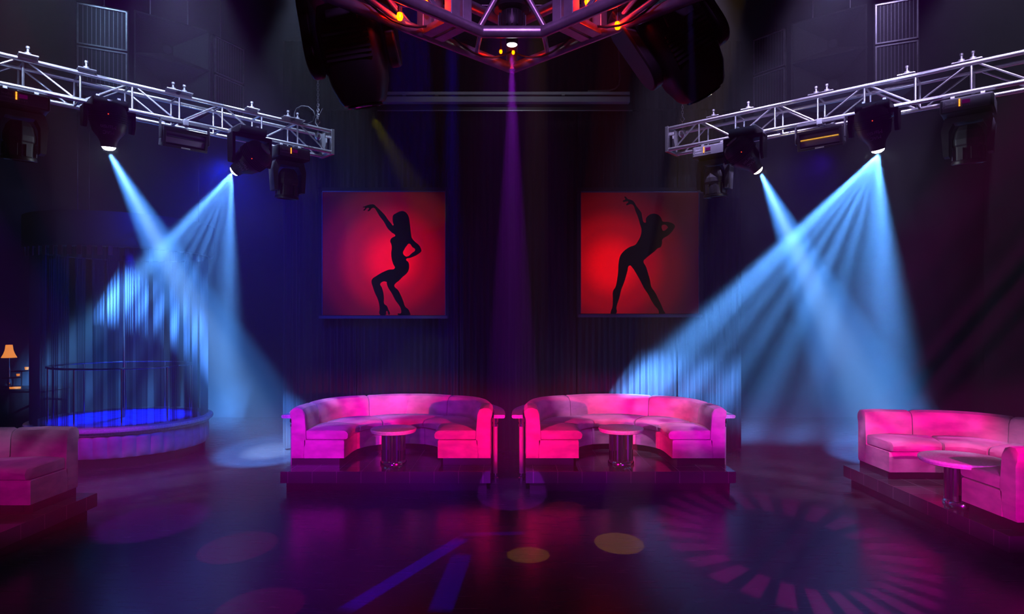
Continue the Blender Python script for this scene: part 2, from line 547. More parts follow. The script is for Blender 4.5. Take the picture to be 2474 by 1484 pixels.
# ------------------------------------------------------------------ mesh helpers
class MB:
    def __init__(s):
        s.v, s.f, s.uv = [], [], []

    def quad(s, a, b, c, d, uv=None):
        i = len(s.v)
        s.v += [Vector(a), Vector(b), Vector(c), Vector(d)]
        s.f.append((i, i + 1, i + 2, i + 3))
        return s

    def box(s, x0, x1, y0, y1, z0, z1, m=None):
        i = len(s.v)
        for z in (z0, z1):
            for x, y in ((x0, y0), (x1, y0), (x1, y1), (x0, y1)):
                p = Vector((x, y, z))
                s.v.append(m @ p if m else p)
        for q in ((3, 2, 1, 0), (4, 5, 6, 7), (0, 1, 5, 4), (1, 2, 6, 5), (2, 3, 7, 6), (3, 0, 4, 7)):
            s.f.append(tuple(i + k for k in q))
        return s

    def rings(s, rings, close=True, cap=True):
        """loft equal-length rings of points"""
        i = len(s.v)
        n = len(rings[0])
        for r in rings:
            s.v += [Vector(p) for p in r]
        for k in range(len(rings) - 1):
            for j in range(n if close else n - 1):
                a = i + k * n + j
                b = i + k * n + (j + 1) % n
                s.f.append((a, b, b + n, a + n))
        if cap and close:
            s.f.append(tuple(i + j for j in reversed(range(n))))
            s.f.append(tuple(i + (len(rings) - 1) * n + j for j in range(n)))
        return s

    def tube(s, a, b, r, n=10, r2=None):
        a, b = Vector(a), Vector(b)
        z = (b - a).normalized()
        x = z.orthogonal().normalized()
        y = z.cross(x)
        r2 = r if r2 is None else r2
        R = []
        for p, q in ((a, r), (b, r2)):
            R.append([p + (x * math.cos(2 * PI * k / n) + y * math.sin(2 * PI * k / n)) * q for k in range(n)])
        return s.rings(R)

    def path(s, pts, r, n=8):
        pts = [Vector(p) for p in pts]
        R = []
        x = None
        for i, p in enumerate(pts):
            t = (pts[min(i + 1, len(pts) - 1)] - pts[max(i - 1, 0)]).normalized()
            x = t.orthogonal().normalized() if x is None else (x - t * x.dot(t)).normalized()
            y = t.cross(x)
            R.append([p + (x * math.cos(2 * PI * k / n) + y * math.sin(2 * PI * k / n)) * r for k in range(n)])
        return s.rings(R)

    def lathe(s, prof, n=32, c=(0, 0, 0), m=None):
        """prof: list of (radius, z)"""
        R = []
        hollow = prof[0][0] > 0 and prof[-1][0] > 0
        for r, z in (list(prof) + [prof[0]] if hollow else prof):
            ring = []
            for k in range(n):
                p = Vector((r * math.cos(2 * PI * k / n) + c[0], r * math.sin(2 * PI * k / n) + c[1], z + c[2]))
                ring.append(m @ p if m else p)
            R.append(ring)
        return s.rings(R, cap=not hollow)

    def build(s, name, material, parent=None, smooth=True, bevel=0., uvbox=False, origin=None):
        me = bpy.data.meshes.new(name)
        org = Vector(origin) if origin is not None else Vector((0, 0, 0))
        me.from_pydata([tuple(v - org) for v in s.v], [], s.f)
        me.validate()
        import bmesh
        bm = bmesh.new()
        bm.from_mesh(me)
        bmesh.ops.recalc_face_normals(bm, faces=bm.faces)
        bm.to_mesh(me)
        bm.free()
        if uvbox:
            uv = me.uv_layers.new(name='UVMap')
            for p in me.polygons:
                nrm = p.normal
                ax = max(range(3), key=lambda k: abs(nrm[k]))
                for li in p.loop_indices:
                    c = me.vertices[me.loops[li].vertex_index].co
                    uv.data[li].uv = ((c.y, c.z), (c.x, c.z), (c.x, c.y))[ax]
        me.materials.append(material)
        if smooth:
            me.shade_smooth()
            try:
                me.set_sharp_from_angle(angle=math.radians(38))
            except Exception:
                pass
        o = bpy.data.objects.new(name, me)
        COL.objects.link(o)
        o.location = org
        if parent:
            o.parent = parent
            if origin is not None:
                pass
        if bevel:
            bv = o.modifiers.new('bevel', 'BEVEL')
            bv.width = bevel
            bv.segments = 2
            bv.limit_method = 'ANGLE'
            bv.angle_limit = math.radians(40)
        return o


def tag(o, label=None, cat=None, group=None, kind=None):
    if label:
        o['label'] = label
    if cat:
        o['category'] = cat
    if group:
        o['group'] = group
    if kind:
        o['kind'] = kind
    return o


def thing(name, label, cat, loc=(0, 0, 0), rotz=0., group=None):
    o = bpy.data.objects.new(name, None)
    COL.objects.link(o)
    o.location = loc
    o.rotation_euler = (0, 0, rotz)
    o.empty_display_size = .1
    return tag(o, label, cat, group)


def copy_tree(o, parent=None):
    c = o.copy()
    COL.objects.link(c)
    c.parent = parent
    for ch in list(o.children):
        copy_tree(ch, c)
    return c


def struct(name, mb, material, **k):
    return tag(mb.build(name, material, **k), kind='structure')


# ------------------------------------------------------------------ room shell
RX, RYB, RYF, RZ = 12.5, 17.0, -4.0, 8.1
WY, WX = 12.75, 4.55
struct('floor', MB().box(-RX, RX, RYF, RYB, -.1, 0), M['floor'], smooth=False)
struct('ceiling', MB().box(-RX, RX, RYF, RYB, RZ, RZ + .1), M['ceil'], smooth=False)
struct('wall_left', MB().box(-RX - .1, -RX, RYF, RYB, 0, RZ), M['wall'], smooth=False)
struct('wall_right', MB().box(RX, RX + .1, RYF, RYB, 0, RZ), M['wall'], smooth=False)
struct('wall_front', MB().box(-RX, RX, RYF - .1, RYF, 0, RZ), M['wall'], smooth=False)
struct('wall_back', MB().box(-RX, RX, RYB, RYB + .1, 0, RZ), M['wall'], smooth=False)
struct('wall_centre', MB().box(-WX, WX, WY, WY + .25, 0, RZ), M['wall'], smooth=False)


# pleated curtains hanging over the centre wall
def pleats(x0, x1, y, z0, z1, pitch, amp, seed):
    rnd = random.Random(seed)
    mb = MB()
    n = int((x1 - x0) / pitch * 6)
    top, bot = [], []
    ph = rnd.random() * 6
    for i in range(n + 1):
        x = x0 + (x1 - x0) * i / n
        a = math.sin(x * 2 * PI / pitch + ph + .8 * math.sin(x * 1.7 + seed)) * amp
        a += math.sin(x * 5.1 + seed) * amp * .5
        top.append(Vector((x, y + a * .8, z1)))
        bot.append(Vector((x + .01 * math.sin(x * 9), y + a * 1.1, z0)))
    R = [bot, [(p + q) / 2 + Vector((0, .006 * math.sin(p.x * 8), 0)) for p, q in zip(bot, top)], top]
    mb.rings(R, close=False, cap=False)
    return mb


CUR = [(-4.5, -3.05, 'dark pleated curtain panel at the left end of the back wall'),
       (-3.03, -1.05, 'dark pleated curtain panel behind the right half of the left light box'),
       (-1.03, 1.27, 'dark purple pleated curtain panel in the middle, between the two light boxes'),
       (1.29, 3.25, 'dark pleated curtain panel behind the left half of the right light box'),
       (3.27, 4.5, 'dark pleated curtain panel at the right end of the back wall')]
for i, (x0, x1, lab) in enumerate(CUR):
    o = pleats(x0, x1, 12.62, .03, 6.68, .125, .026, i + 1).build('stage_curtain', M['curtain'])
    tag(o, lab, 'curtain', 'curtain panels on the back wall')
o = pleats(-4.5, 4.5, 12.64, 6.72, 8.05, .15, .02, 9).build('upper_curtain', M['curtain'])
tag(o, 'dark pleated pelmet curtain above the long grey screen housing', 'curtain')

# long screen housing under the pelmet
t = thing('projection_screen_housing', 'long grey projection screen housing across the back wall above the light boxes', 'projector screen', (0, 12.3, 6.75))
x0, x1 = (918 - CX) * 12.3 / F, (1522 - CX) * 12.3 / F


def zz(py, d):
    return HC + (HY - py) * d / F


b = MB().box(x0, x1, 0, .24, zz(246, 12.3) - 6.75, zz(233, 12.3) - 6.75)
b.build('lower_case', M['screenbox'], t, smooth=False, bevel=.004)
MB().box(x0 + .01, x1 - .01, .05, .24, zz(233, 12.3) - 6.75, zz(228, 12.3) - 6.75).build('recessed_channel', M['black_soft'], t, smooth=False)
MB().box(x0, x1, .01, .24, zz(228, 12.3) - 6.75, zz(221, 12.3) - 6.75).build('top_rail', M['screenbox'], t, smooth=False, bevel=.003)
MB().box(x0 - .06, x1 + .06, .12, .2, zz(261, 12.3) - 6.75, zz(247, 12.3) - 6.75).build('dark_valance', M['black'], t, smooth=False)
MB().box(x0 - .07, x1 + .07, .11, .14, zz(263.5, 12.3) - 6.75, zz(261.5, 12.3) - 6.75).build('bottom_bar', M['steel'], t, smooth=False)
for px in (976, 1055, 1361):
    MB().box((px - CX) * 12.3 / F - .03, (px - CX) * 12.3 / F + .03, -.02, .03, .03 + zz(235, 12.3) - 6.75, .055 + zz(235, 12.3) - 6.75).build('bracket', M['steel'], t, smooth=False)
pts = [at(1494, 80, 12.5), at(1495, 130, 12.5), at(1497, 190, 12.5), at(1495, 205, 12.5), at(1487, 214, 12.5), at(1472, 219, 12.5), at(1420, 220, 12.5)]
tag(MB().path([Vector((pts[0].x, 12.5, 8.08))] + pts, .016).build('conduit_pipe', M['steel']),
    'thin grey conduit pipe bending onto the right end of the screen housing', 'pipe')
# horizontal pipe high behind the centre truss
t0 = t
for px in (1000, 1440):
    MB().box((px - CX) * 12.3 / F - .02, (px - CX) * 12.3 / F + .02, .2, .48, zz(226, 12.3) - 6.75, zz(223, 12.3) - 6.75).build('wall_arm', M['steel'], t0, smooth=False)
t = thing('lighting_pipe', 'pale horizontal pipe high behind the red centre truss', 'pipe', (0, 0, 0))
pa, pb = at(962, 13, 7.2), at(1492, 21, 7.2)
pb.z = pa.z
MB().tube(pa, pb, .024).build('pipe', M['alu'], t)
for x in (pa.x + .35, pb.x - .35):
    MB().tube((x, 7.2, pa.z), (x, 7.2, RZ), .008).build('drop_rod', M['steel'], t)


# ------------------------------------------------------------------ light boxes with dancers
def flat_shape(name, polys, P, y, th, material, parent, rel):
    cu = bpy.data.curves.new(name, 'CURVE')
    cu.dimensions = '2D'
    cu.fill_mode = 'BOTH'
    cu.extrude = th
    for poly in polys:
        sp = cu.splines.new('BEZIER')
        sp.bezier_points.add(len(poly) - 1)
        for bp, q in zip(sp.bezier_points, poly):
            w = P(q)
            bp.co = (w[0], w[1], 0)
            bp.handle_left_type = bp.handle_right_type = 'AUTO'
        sp.use_cyclic_u = True
        sp.resolution_u = 4
    ob = bpy.data.objects.new(name + '_curve', cu)
    COL.objects.link(ob)
    bpy.context.view_layer.update()
    me = bpy.data.meshes.new_from_object(ob.evaluated_get(bpy.context.evaluated_depsgraph_get()))
    bpy.data.objects.remove(ob)
    me.materials.clear()
    me.materials.append(material)
    me.transform(Matrix.Rotation(PI / 2, 4, 'X'))
    o = bpy.data.objects.new(name, me)
    COL.objects.link(o)
    o.parent = parent
    o.location = (0, y, 0)
    return o


DL = [[(483, 293), (505, 283), (530, 272), (565, 265), (595, 268), (612, 283), (650, 318), (700, 370), (735, 420), (765, 455), (785, 475), (780, 440), (778, 400), (785, 372), (815, 352), (850, 335), (885, 332), (915, 350), (937, 385), (947, 440), (955, 500), (962, 560), (970, 598), (1000, 635), (1040, 670), (1060, 705), (1064, 730), (1045, 750), (1000, 778), (950, 798), (912, 812), (935, 840), (943, 880), (935, 925), (915, 955), (880, 985), (840, 1025), (800, 1060), (795, 1078), (830, 1115), (860, 1170), (885, 1230), (905, 1285), (935, 1310), (950, 1345), (955, 1362), (830, 1362), (830, 1352), (858, 1350), (862, 1310), (840, 1265), (810, 1225), (770, 1150), (735, 1095), (720, 1050), (720, 1038), (655, 1055), (670, 1090), (685, 1140), (692, 1200), (695, 1255), (720, 1275), (735, 1310), (748, 1362), (738, 1362), (722, 1325), (715, 1330), (712, 1362), (652, 1362), (650, 1300), (635, 1220), (600, 1140), (580, 1080), (568, 1035), (575, 1010), (620, 975), (680, 940), (740, 915), (800, 900), (785, 860), (770, 810), (765, 750), (770, 690), (765, 660), (755, 635), (762, 608), (785, 590), (805, 577), (770, 545), (730, 505), (690, 435), (650, 385), (615, 325), (595, 300), (575, 300), (545, 330), (530, 330), (545, 305), (525, 300), (500, 325), (488, 325), (505, 303), (500, 295)],
      [(942, 655), (975, 690), (1003, 715), (970, 750), (918, 785), (905, 780), (882, 750), (895, 712), (920, 675)]]
DR = [[(555, 228), (580, 215), (570, 188), (582, 188), (605, 212), (635, 220), (665, 240), (685, 275), (715, 315), (740, 350), (745, 385), (778, 448), (785, 405), (810, 375), (840, 360), (885, 360), (920, 380), (940, 410), (948, 432), (1010, 440), (1060, 462), (1072, 478), (1055, 520), (1010, 570), (945, 618), (945, 645), (930, 690), (922, 695), (905, 700), (870, 732), (820, 772), (775, 810), (760, 828), (785, 885), (805, 950), (825, 1020), (838, 1085), (875, 1140), (905, 1200), (935, 1260), (960, 1320), (975, 1352), (915, 1352), (912, 1325), (870, 1270), (835, 1215), (810, 1165), (770, 1105), (720, 1010), (680, 940), (650, 895), (622, 873), (600, 930), (580, 1000), (560, 1060), (538, 1115), (530, 1150), (515, 1210), (498, 1260), (490, 1300), (495, 1330), (485, 1352), (435, 1352), (437, 1325), (450, 1290), (455, 1210), (458, 1125), (480, 1090), (498, 1010), (508, 930), (512, 850), (530, 775), (570, 725), (620, 690), (680, 665), (705, 630), (730, 580), (740, 520), (725, 460), (705, 390), (680, 330), (655, 270), (630, 262), (588, 270), (600, 250), (610, 240), (590, 235), (560, 240)],
      [(948, 470), (1003, 492), (995, 505), (955, 528), (948, 520)]]


def light_box(label, sx0, sx1, sy0, sy1, bt, polys, ox, glow, hi):
    """screen px rectangle, frame width in px, silhouettes traced in a 4.122x crop whose corner is (ox, 430)"""
    D = 12.36
    c = at((sx0 + sx1) / 2, sy1, D)
    t = thing('light_box', label, 'light box', (c.x, D, c.z))

    def P(px, py):
        w = at(px, py, D)
        return w.x - c.x, w.z - c.z
    x0, z1 = P(sx0, sy0)
    x1, z0 = P(sx1, sy1)
    gx, gz = P(*glow)
    MB().box(x0, x1, 0, .04, z0, z1).build('backlit_screen', screen_mat('red_backlit_screen', gx, gz, 1.6, 1.65, .02, hi), t, smooth=False)
    w = bt * D / F
    fr = MB()
    for a in ((x0 - w, x0, z0 - w, z1 + w), (x1, x1 + w, z0 - w, z1 + w)):
        fr.box(a[0], a[1], -.05, .22, a[2], a[3])
    fr.box(x0, x1, -.05, .22, z0 - w, z0)
    fr.box(x0, x1, -.05, .22, z1, z1 + w)
    fr.build('frame', M['frame'], t, smooth=False, bevel=.008)
    tr_ = MB()
    e = .012
    tr_.box(x0, x0 + e, -.02, 0, z0, z1)
    tr_.box(x1 - e, x1, -.02, 0, z0, z1)
    tr_.box(x0, x1, -.02, 0, z1 - e * 1.6, z1)
    tr_.build('inner_trim', M['head_grey'], t, smooth=False)
    MB().box(x0 - w * .6, x1 + w * .6, -.075, -.05, z0 - w, z0 - w * .2).build('bottom_ledge', M['black_soft'], t, smooth=False)
    MB().box(x0, x1, .04, .24, z0, z1).build('back_case', M['black_soft'], t, smooth=False)
    flat_shape('dancer_silhouette', polys, lambda q: P(ox + q[0] / 4.122, 430 + q[1] / 4.122), -.012, .003, M['sil'], t, None)
    return t


light_box('square red backlit picture of a dancer in a low crouching pose, left of the centre', 778, 1077, 462, 762, 8, DL, 760, (945, 628), .92)
light_box('square red backlit picture of a dancer standing with legs wide apart, right of the centre', 1402, 1689, 463, 758, 9, DR, 1370, (1478, 642), .80)


# ------------------------------------------------------------------ curved sofas
def upath(a, b, u, straight=.45, ex=2.3):
    """U-shaped plan curve, open towards -Y; u 0..1 from left front end round to right front end"""
    us = .17
    if u < us:
        return Vector((-a, straight * u / us, 0))
    if u > 1 - us:
        return Vector((a, straight * (1 - u) / us, 0))
    th = PI * (1 - (u - us) / (1 - 2 * us))
    c, s = math.cos(th), math.sin(th)
    return Vector((math.copysign(abs(c) ** (2 / ex), c) * a, straight + abs(s) ** (2 / ex) * (b - straight), 0))


def sweep(prof, pa, pb, u0, u1, n, pinch=.0, puff=0.):
    """prof: closed list of (t, z); t=0 on curve pa, 1 on curve pb"""
    R = []
    zc = sum(p[1] for p in prof) / len(prof)
    tcn = sum(p[0] for p in prof) / len(prof)
    us = [u0 + (u1 - u0) * i / n for i in range(n + 1)]
    if pinch:
        du = min(.006, (u1 - u0) * .08)
        us = [u0 + du * .15, u0 + du] + us[1:-1] + [u1 - du, u1 - du * .15]
    for i, u in enumerate(us):
        A, B = upath(*pa, u), upath(*pb, u)
        k = 1 - pinch if pinch and i in (0, len(us) - 1) else 1.
        f = math.sin(PI * (u - u0) / (u1 - u0)) if puff else 0
        ring = []
        for t_, z in prof:
            t2 = tcn + (t_ - tcn) * k
            z2 = zc + (z - zc) * k + (puff * f if z > zc else 0)
            p = A.lerp(B, t2)
            ring.append((p.x, p.y, z2))
        R.append(ring)
    return MB().rings(R)


IN, MIDP, BK, OUT = (.72, 1.22), (.80, 1.30), (1.35, 1.82), (1.54, 2.02)


def make_sofa(label, loc, rotz, group):
    t = thing('curved_sofa', label, 'sofa', loc, rotz, group)
    sweep([(.10, 0), (1, 0), (1, .10), (.10, .10)], IN, OUT, .012, .988, 44).build('plinth', M['wood_dark'], t)
    base = [(0, .105), (.99, .105), (.99, .385), (.02, .385), (.0, .37)]
    cuts = [.0, .235, .40, .60, .765, 1.]
    for a, b in zip(cuts, cuts[1:]):
        sweep(base, IN, BK, a, b, 12, .02).build('seat_base', M['velvet'], t)
    cush = [(-.075, .425), (-.05, .402), (.02, .395), (.4, .395), (1.0, .395), (1.02, .42), (1.02, .50), (.96, .525), (.5, .535), (.10, .53), (.0, .522), (-.05, .505), (-.085, .47)]
    for i, (a, b) in enumerate(zip(cuts, cuts[1:])):
        sweep(cush, IN, BK, a + (.004 if i == 0 else 0), b - (.004 if i == 4 else 0), 12, .16, .02).build('seat_cushion', M['velvet'], t)
    back = [(-.25, .40), (0, .105), (1, .105), (1.0, .70), (1.12, .76), (1.10, .83), (.85, .875), (.45, .88), (.10, .855), (-.10, .79), (-.14, .70), (-.20, .55)]
    cuts2 = [.0, .20, .395, .605, .80, 1.]
    for a, b in zip(cuts2, cuts2[1:]):
        sweep(back, BK, OUT, a, b, 14, .08, .012).build('backrest', M['velvet'], t)
    return t


def make_platform(label, loc, rotz, half, depth, group):
    t = thing('seating_platform', label, 'platform', loc, rotz, group)
    MB().box(-half, half, 0, depth, .135, .305).build('tiled_deck', M['tile'], t, smooth=False, uvbox=True)
    MB().box(-half + .06, half - .06, .09, depth, 0, .135).build('recessed_plinth', M['wood_dark'], t, smooth=False)
    return t


def make_rail(label, loc, rotz):
    """narrow marble drink ledge round the back of a sofa on two posts, standing on the floor"""
    t = thing('drink_ledge', label, 'ledge', loc, rotz, 'drink ledges behind the centre sofas')
    i_, o_ = (1.585, 2.10), (1.755, 2.30)
    pr = [(0, 1.0), (.9, 1.0), (1, 1.012), (1.03, 1.03), (1, 1.048), (.9, 1.055), (0, 1.055)]
    mb = sweep(pr, i_, o_, .07, .93, 50)
    mb.build('marble_top', M['marble'], t)
    for s in (-1, 1):
        x = s * 1.605
        pst = MB().lathe([(.0, .12), (.036, .12), (.036, .86), (.0, .86)], 20, (x, .28, 0)).build('post', M['tube_red'], t)
        MB().lathe([(.0, .86), (.045, .86), (.045, .90), (.036, .91), (.05, .94), (.05, .998), (0, .998)], 20, (x, .28, 0)).build('chrome_capital', M['chrome'], t)
        MB().lathe([(.0, 0), (.055, 0), (.055, .05), (.04, .06), (.045, .10), (.036, .12), (0, .12)], 20, (x, .28, 0)).build('chrome_foot', M['chrome'], t)
    for s in (-1, 1):
        MB().tube((s * .6, 2.22, 0), (s * .6, 2.22, 1.0), .03).build('rear_post', M['tube_red'], t)
    return t


def make_table(label, loc, r, h):
    t = thing('cocktail_table', label, 'table', loc, 0, 'round pedestal tables')
    MB().lathe([(0, h - .065), (r * .93, h - .065), (r * .965, h - .058), (r * .975, h - .036), (r, h - .032), (r * 1.0, h - .012), (r * .985, h - .003), (r * .96, h), (0, h)], 56).build('marble_top', M['marble'], t)
    cr = .18
    # fluted chrome column
    R = []
    n = 48
    for z in (.055, h - .065):
        R.append([((cr + .006 * math.cos(k * PI)) * math.cos(2 * PI * k / n), (cr + .006 * math.cos(k * PI)) * math.sin(2 * PI * k / n), z) for k in range(n)])
    MB().rings(R).build('fluted_column', M['chrome'], t, smooth=False)
    MB().lathe([(0, 0), (cr + .025, 0), (cr + .025, .03), (cr + .01, .055), (0, .055)], 40).build('base_ring', M['chrome'], t)
    return t


PZ = .305
XL, XR, YF = -1.87, 1.755, 9.9
make_platform('dark tiled platform under the left centre sofa', (XL, 9.47, 0), 0, 1.55, 2.5, 'tiled seating platforms')
make_platform('dark tiled platform under the right centre sofa', (XR, 9.47, 0), 0, 1.55, 2.5, 'tiled seating platforms')
make_sofa('left centre curved velvet sofa, magenta on its left arm and red on its right', (XL, YF, PZ), 0, 'curved velvet sofas')
make_sofa('right centre curved velvet sofa, pink with a violet patch on its back', (XR, YF, PZ), 0, 'curved velvet sofas')
make_rail('marble topped drink ledge wrapped round the left centre sofa', (XL, YF, 0), 0)
make_rail('marble topped drink ledge wrapped round the right centre sofa', (XR, YF, 0), 0)
make_table('round marble cocktail table with chrome column in front of the left centre sofa', (floor_at(951, 1119, PZ).x, 10.05, PZ), .355, .55)
make_table('round marble cocktail table with chrome column in front of the right centre sofa', (floor_at(1500, 1119, PZ).x, 10.05, PZ), .35, .56)
# side seating, opening towards the middle of the room
make_platform('dark platform under the sofa at the right edge', (5.12, 8.26, 0), -PI / 2, 1.65, 2.9, 'tiled seating platforms')
make_sofa('curved velvet sofa at the right edge, lit hot pink on its far end', (5.28, 8.26, PZ), -PI / 2, 'curved velvet sofas')
make_table('large round marble table at the right edge, beside the sofa lit hot pink', (5.47, 7.8, PZ), .46, .56)
make_platform('dark platform under the sofa at the left edge', (-5.36, 6.64, 0), PI / 2, 1.65, 2.9, 'tiled seating platforms')
make_sofa('curved velvet sofa at the left edge, mostly in dark purple shade', (-5.525, 6.64, PZ), PI / 2, 'curved velvet sofas')


# ------------------------------------------------------------------ round stage with sheers on the left
t = thing('round_stage', 'low round stage with quilted skirt and blue lit deck on the left', 'stage', (STG.x, STG.y, 0))
MB().lathe([(0, 0), (1.42, 0), (1.42, .16), (0, .16)], 72).build('plinth', M['wood_dark'], t)
n = 42
R = []
for z, k in ((.16, 0), (.18, .6), (.26, 1), (.45, 1), (.54, .6), (.56, 0)):
    ring = []
    for i in range(n * 6):
        a = 2 * PI * i / (n * 6)
        f = abs(math.sin(a * n / 2)) ** .5
        rr_ = 1.46 + .035 * f * k
        ring.append((rr_ * math.cos(a), rr_ * math.sin(a), z))
    R.append(ring)
MB().rings(R).build('quilted_skirt', M['tuft'], t)
MB().lathe([(1.40, .56), (1.50, .56), (1.52, .60), (1.56, .62), (1.57, .65), (1.56, .68), (1.50, .69), (1.30, .69), (1.30, .56)], 96).build('rim', M['marble'], t)
MB().lathe([(0, .56), (1.31, .56), (1.31, .685), (0, .685)], 72).build('deck', M['stage_top'], t)
for i in range(10):
    a = 2 * PI * i / 10 + .2
    MB().tube((1.22 * math.cos(a), 1.22 * math.sin(a), .68), (1.22 * math.cos(a), 1.22 * math.sin(a), 1.68), .014).build('rail_post', M['chrome'], t)
MB().path([(1.22 * math.cos(2 * PI * i / 60), 1.22 * math.sin(2 * PI * i / 60), 1.69) for i in range(61)], .018).build('hand_rail', M['chrome'], t)
MB().tube((0, 0, .68), (0, 0, 3.80), .025).build('dance_pole', M['chrome'], t)

t = thing('curtain_canopy', 'dark round canopy with a beaded red trim above the stage sheers', 'canopy', (STG.x, STG.y, 3.86))
MB().lathe([(1.32, -.04), (1.55, -.04), (1.58, 0), (1.58, .55), (1.32, .55)], 72).build('ring', M['black_soft'], t)
MB().lathe([(0, .40), (1.33, .40), (1.33, .55), (0, .55)], 48).build('roof', M['black_soft'], t)
for i in range(12):
    a = -2.25 + i * .1
    MB().box(-.035, .035, -.01, .01, -.2, -.04, Matrix.Translation((1.58 * math.cos(a), 1.58 * math.sin(a), 0)) @ Matrix.Rotation(a + PI / 2, 4, 'Z')).build('red_tab', M['tabred'], t, smooth=False)
for i in range(3):
    a = .5 + i * 2.1
    MB().tube((1.3 * math.cos(a), 1.3 * math.sin(a), .5), (1.3 * math.cos(a), 1.3 * math.sin(a), RZ - 3.86), .008).build('hanger_rod', M['black'], t)

rnd = random.Random(3)
ang = -2.95
k = 0
while ang < .35:
    wdt = rnd.uniform(.07, .17)
    mb = MB()
    top, bot = [], []
    for i in range(13):
        a = ang + wdt * i / 12
        rr_ = 1.45 + .022 * math.sin(i * 2.1 + k)
        top.append((rr_ * math.cos(a), rr_ * math.sin(a), 3.82))
        a2 = ang + wdt * (.12 + .76 * i / 12)
        bot.append((rr_ * math.cos(a2), rr_ * math.sin(a2), .70))
    mb.rings([bot, top], close=False, cap=False)
    o = mb.build('sheer_curtain', M['sheer'])
    o.location = (STG.x, STG.y, 0)
    tag(o, 'narrow translucent blue sheer strip hanging around the round stage', 'curtain', 'sheer strips around the round stage')
    ang += wdt + rnd.uniform(.005, .07)
    k += 1

# ------------------------------------------------------------------ dark bar corner with lamp, far left
t = thing('bar_counter', 'dark bar counter at the far left edge behind the sofa', 'counter', (-11.4, 14.6, 0))
MB().box(-.9, 1.0, -.3, .4, 0, .98).build('body', M['wood_dark'], t, smooth=False)
MB().box(-1.0, 1.06, -.38, .45, .98, 1.03).build('top', M['wood_dark'], t, smooth=False, bevel=.01)
lx = (22 - CX) * 14.6 / F
t = thing('table_lamp', 'small table lamp with glowing amber shade on the bar at far left', 'lamp', (lx, 14.6, 1.03))
MB().lathe([(0, 0), (.09, 0), (.09, .02), (.03, .05), (.05, .12), (.02, .25), (.03, .4), (.015, .5), (.015, .72), (0, .72)], 24).build('base', M['chrome'], t)
mb = MB()
prof = [(.15, .68), (.11, .76), (.08, .85), (.065, .97)]
mb.lathe(prof + [(.060, .97), (.075, .85), (.105, .76), (.145, .68)], 32)
mb.build('lamp_shade', M['shade'], t)
for i, (px, py, w, h, lab) in enumerate(((27, 908, .07, .05, 'small amber reflection of the lamp, made to glow on the bar, above the long amber candle dish'),
                                         (48, 892, .08, .06, 'small amber glint made to glow on the bar, farthest to the right of the lamp'),
                                         (20, 941, .22, .06, 'long amber glint of the lamp, made to glow low on the bar front'))):
    p = at(px, py, 14.2)
    o = MB().lathe([(0, 0), (w * .4, 0), (w * .5, h), (w * .42, h), (w * .34, h * .3), (0, h * .3)], 20).build('glint_cup', M['glint'])  # glowing cups stand in for glints of the lamp
    o.location = (p.x, 14.4, p.z - h / 2)
    tag(o, lab, 'glint', 'amber lamp glints on the bar')
t = thing('glint_shelf', 'dark stepped shelf on the bar holding the amber glint cups', 'shelf', (-11.4, 14.4, 1.03))
for px, py in ((27, 908), (48, 892), (20, 941)):
    p = at(px, py, 14.4)
    if p.z - .05 > 1.04:
        MB().box(p.x + 11.4 - .12, p.x + 11.4 + .12, -.12, .12, p.z - .06 - 1.03, p.z - .035 - 1.03).build('shelf_board', M['wood_dark'], t, smooth=False)
        MB().tube((p.x + 11.4, .05, 0), (p.x + 11.4, .05, p.z - .05 - 1.03), .012).build('shelf_leg', M['wood_dark'], t)


# ------------------------------------------------------------------ side trusses
ZT = 5.215
SP = .295


def P3(T, s, back=0., z=0.):
    # back: distance behind the front face
    n = Vector((T['nx'], T['ny'], 0))
    return Vector((T['x'] + T['dx'] * s, T['y'] + T['dy'] * s, z)) + n * back


TL['nx'], TL['ny'] = -.709, .705
TR['nx'], TR['ny'] = .654, .757


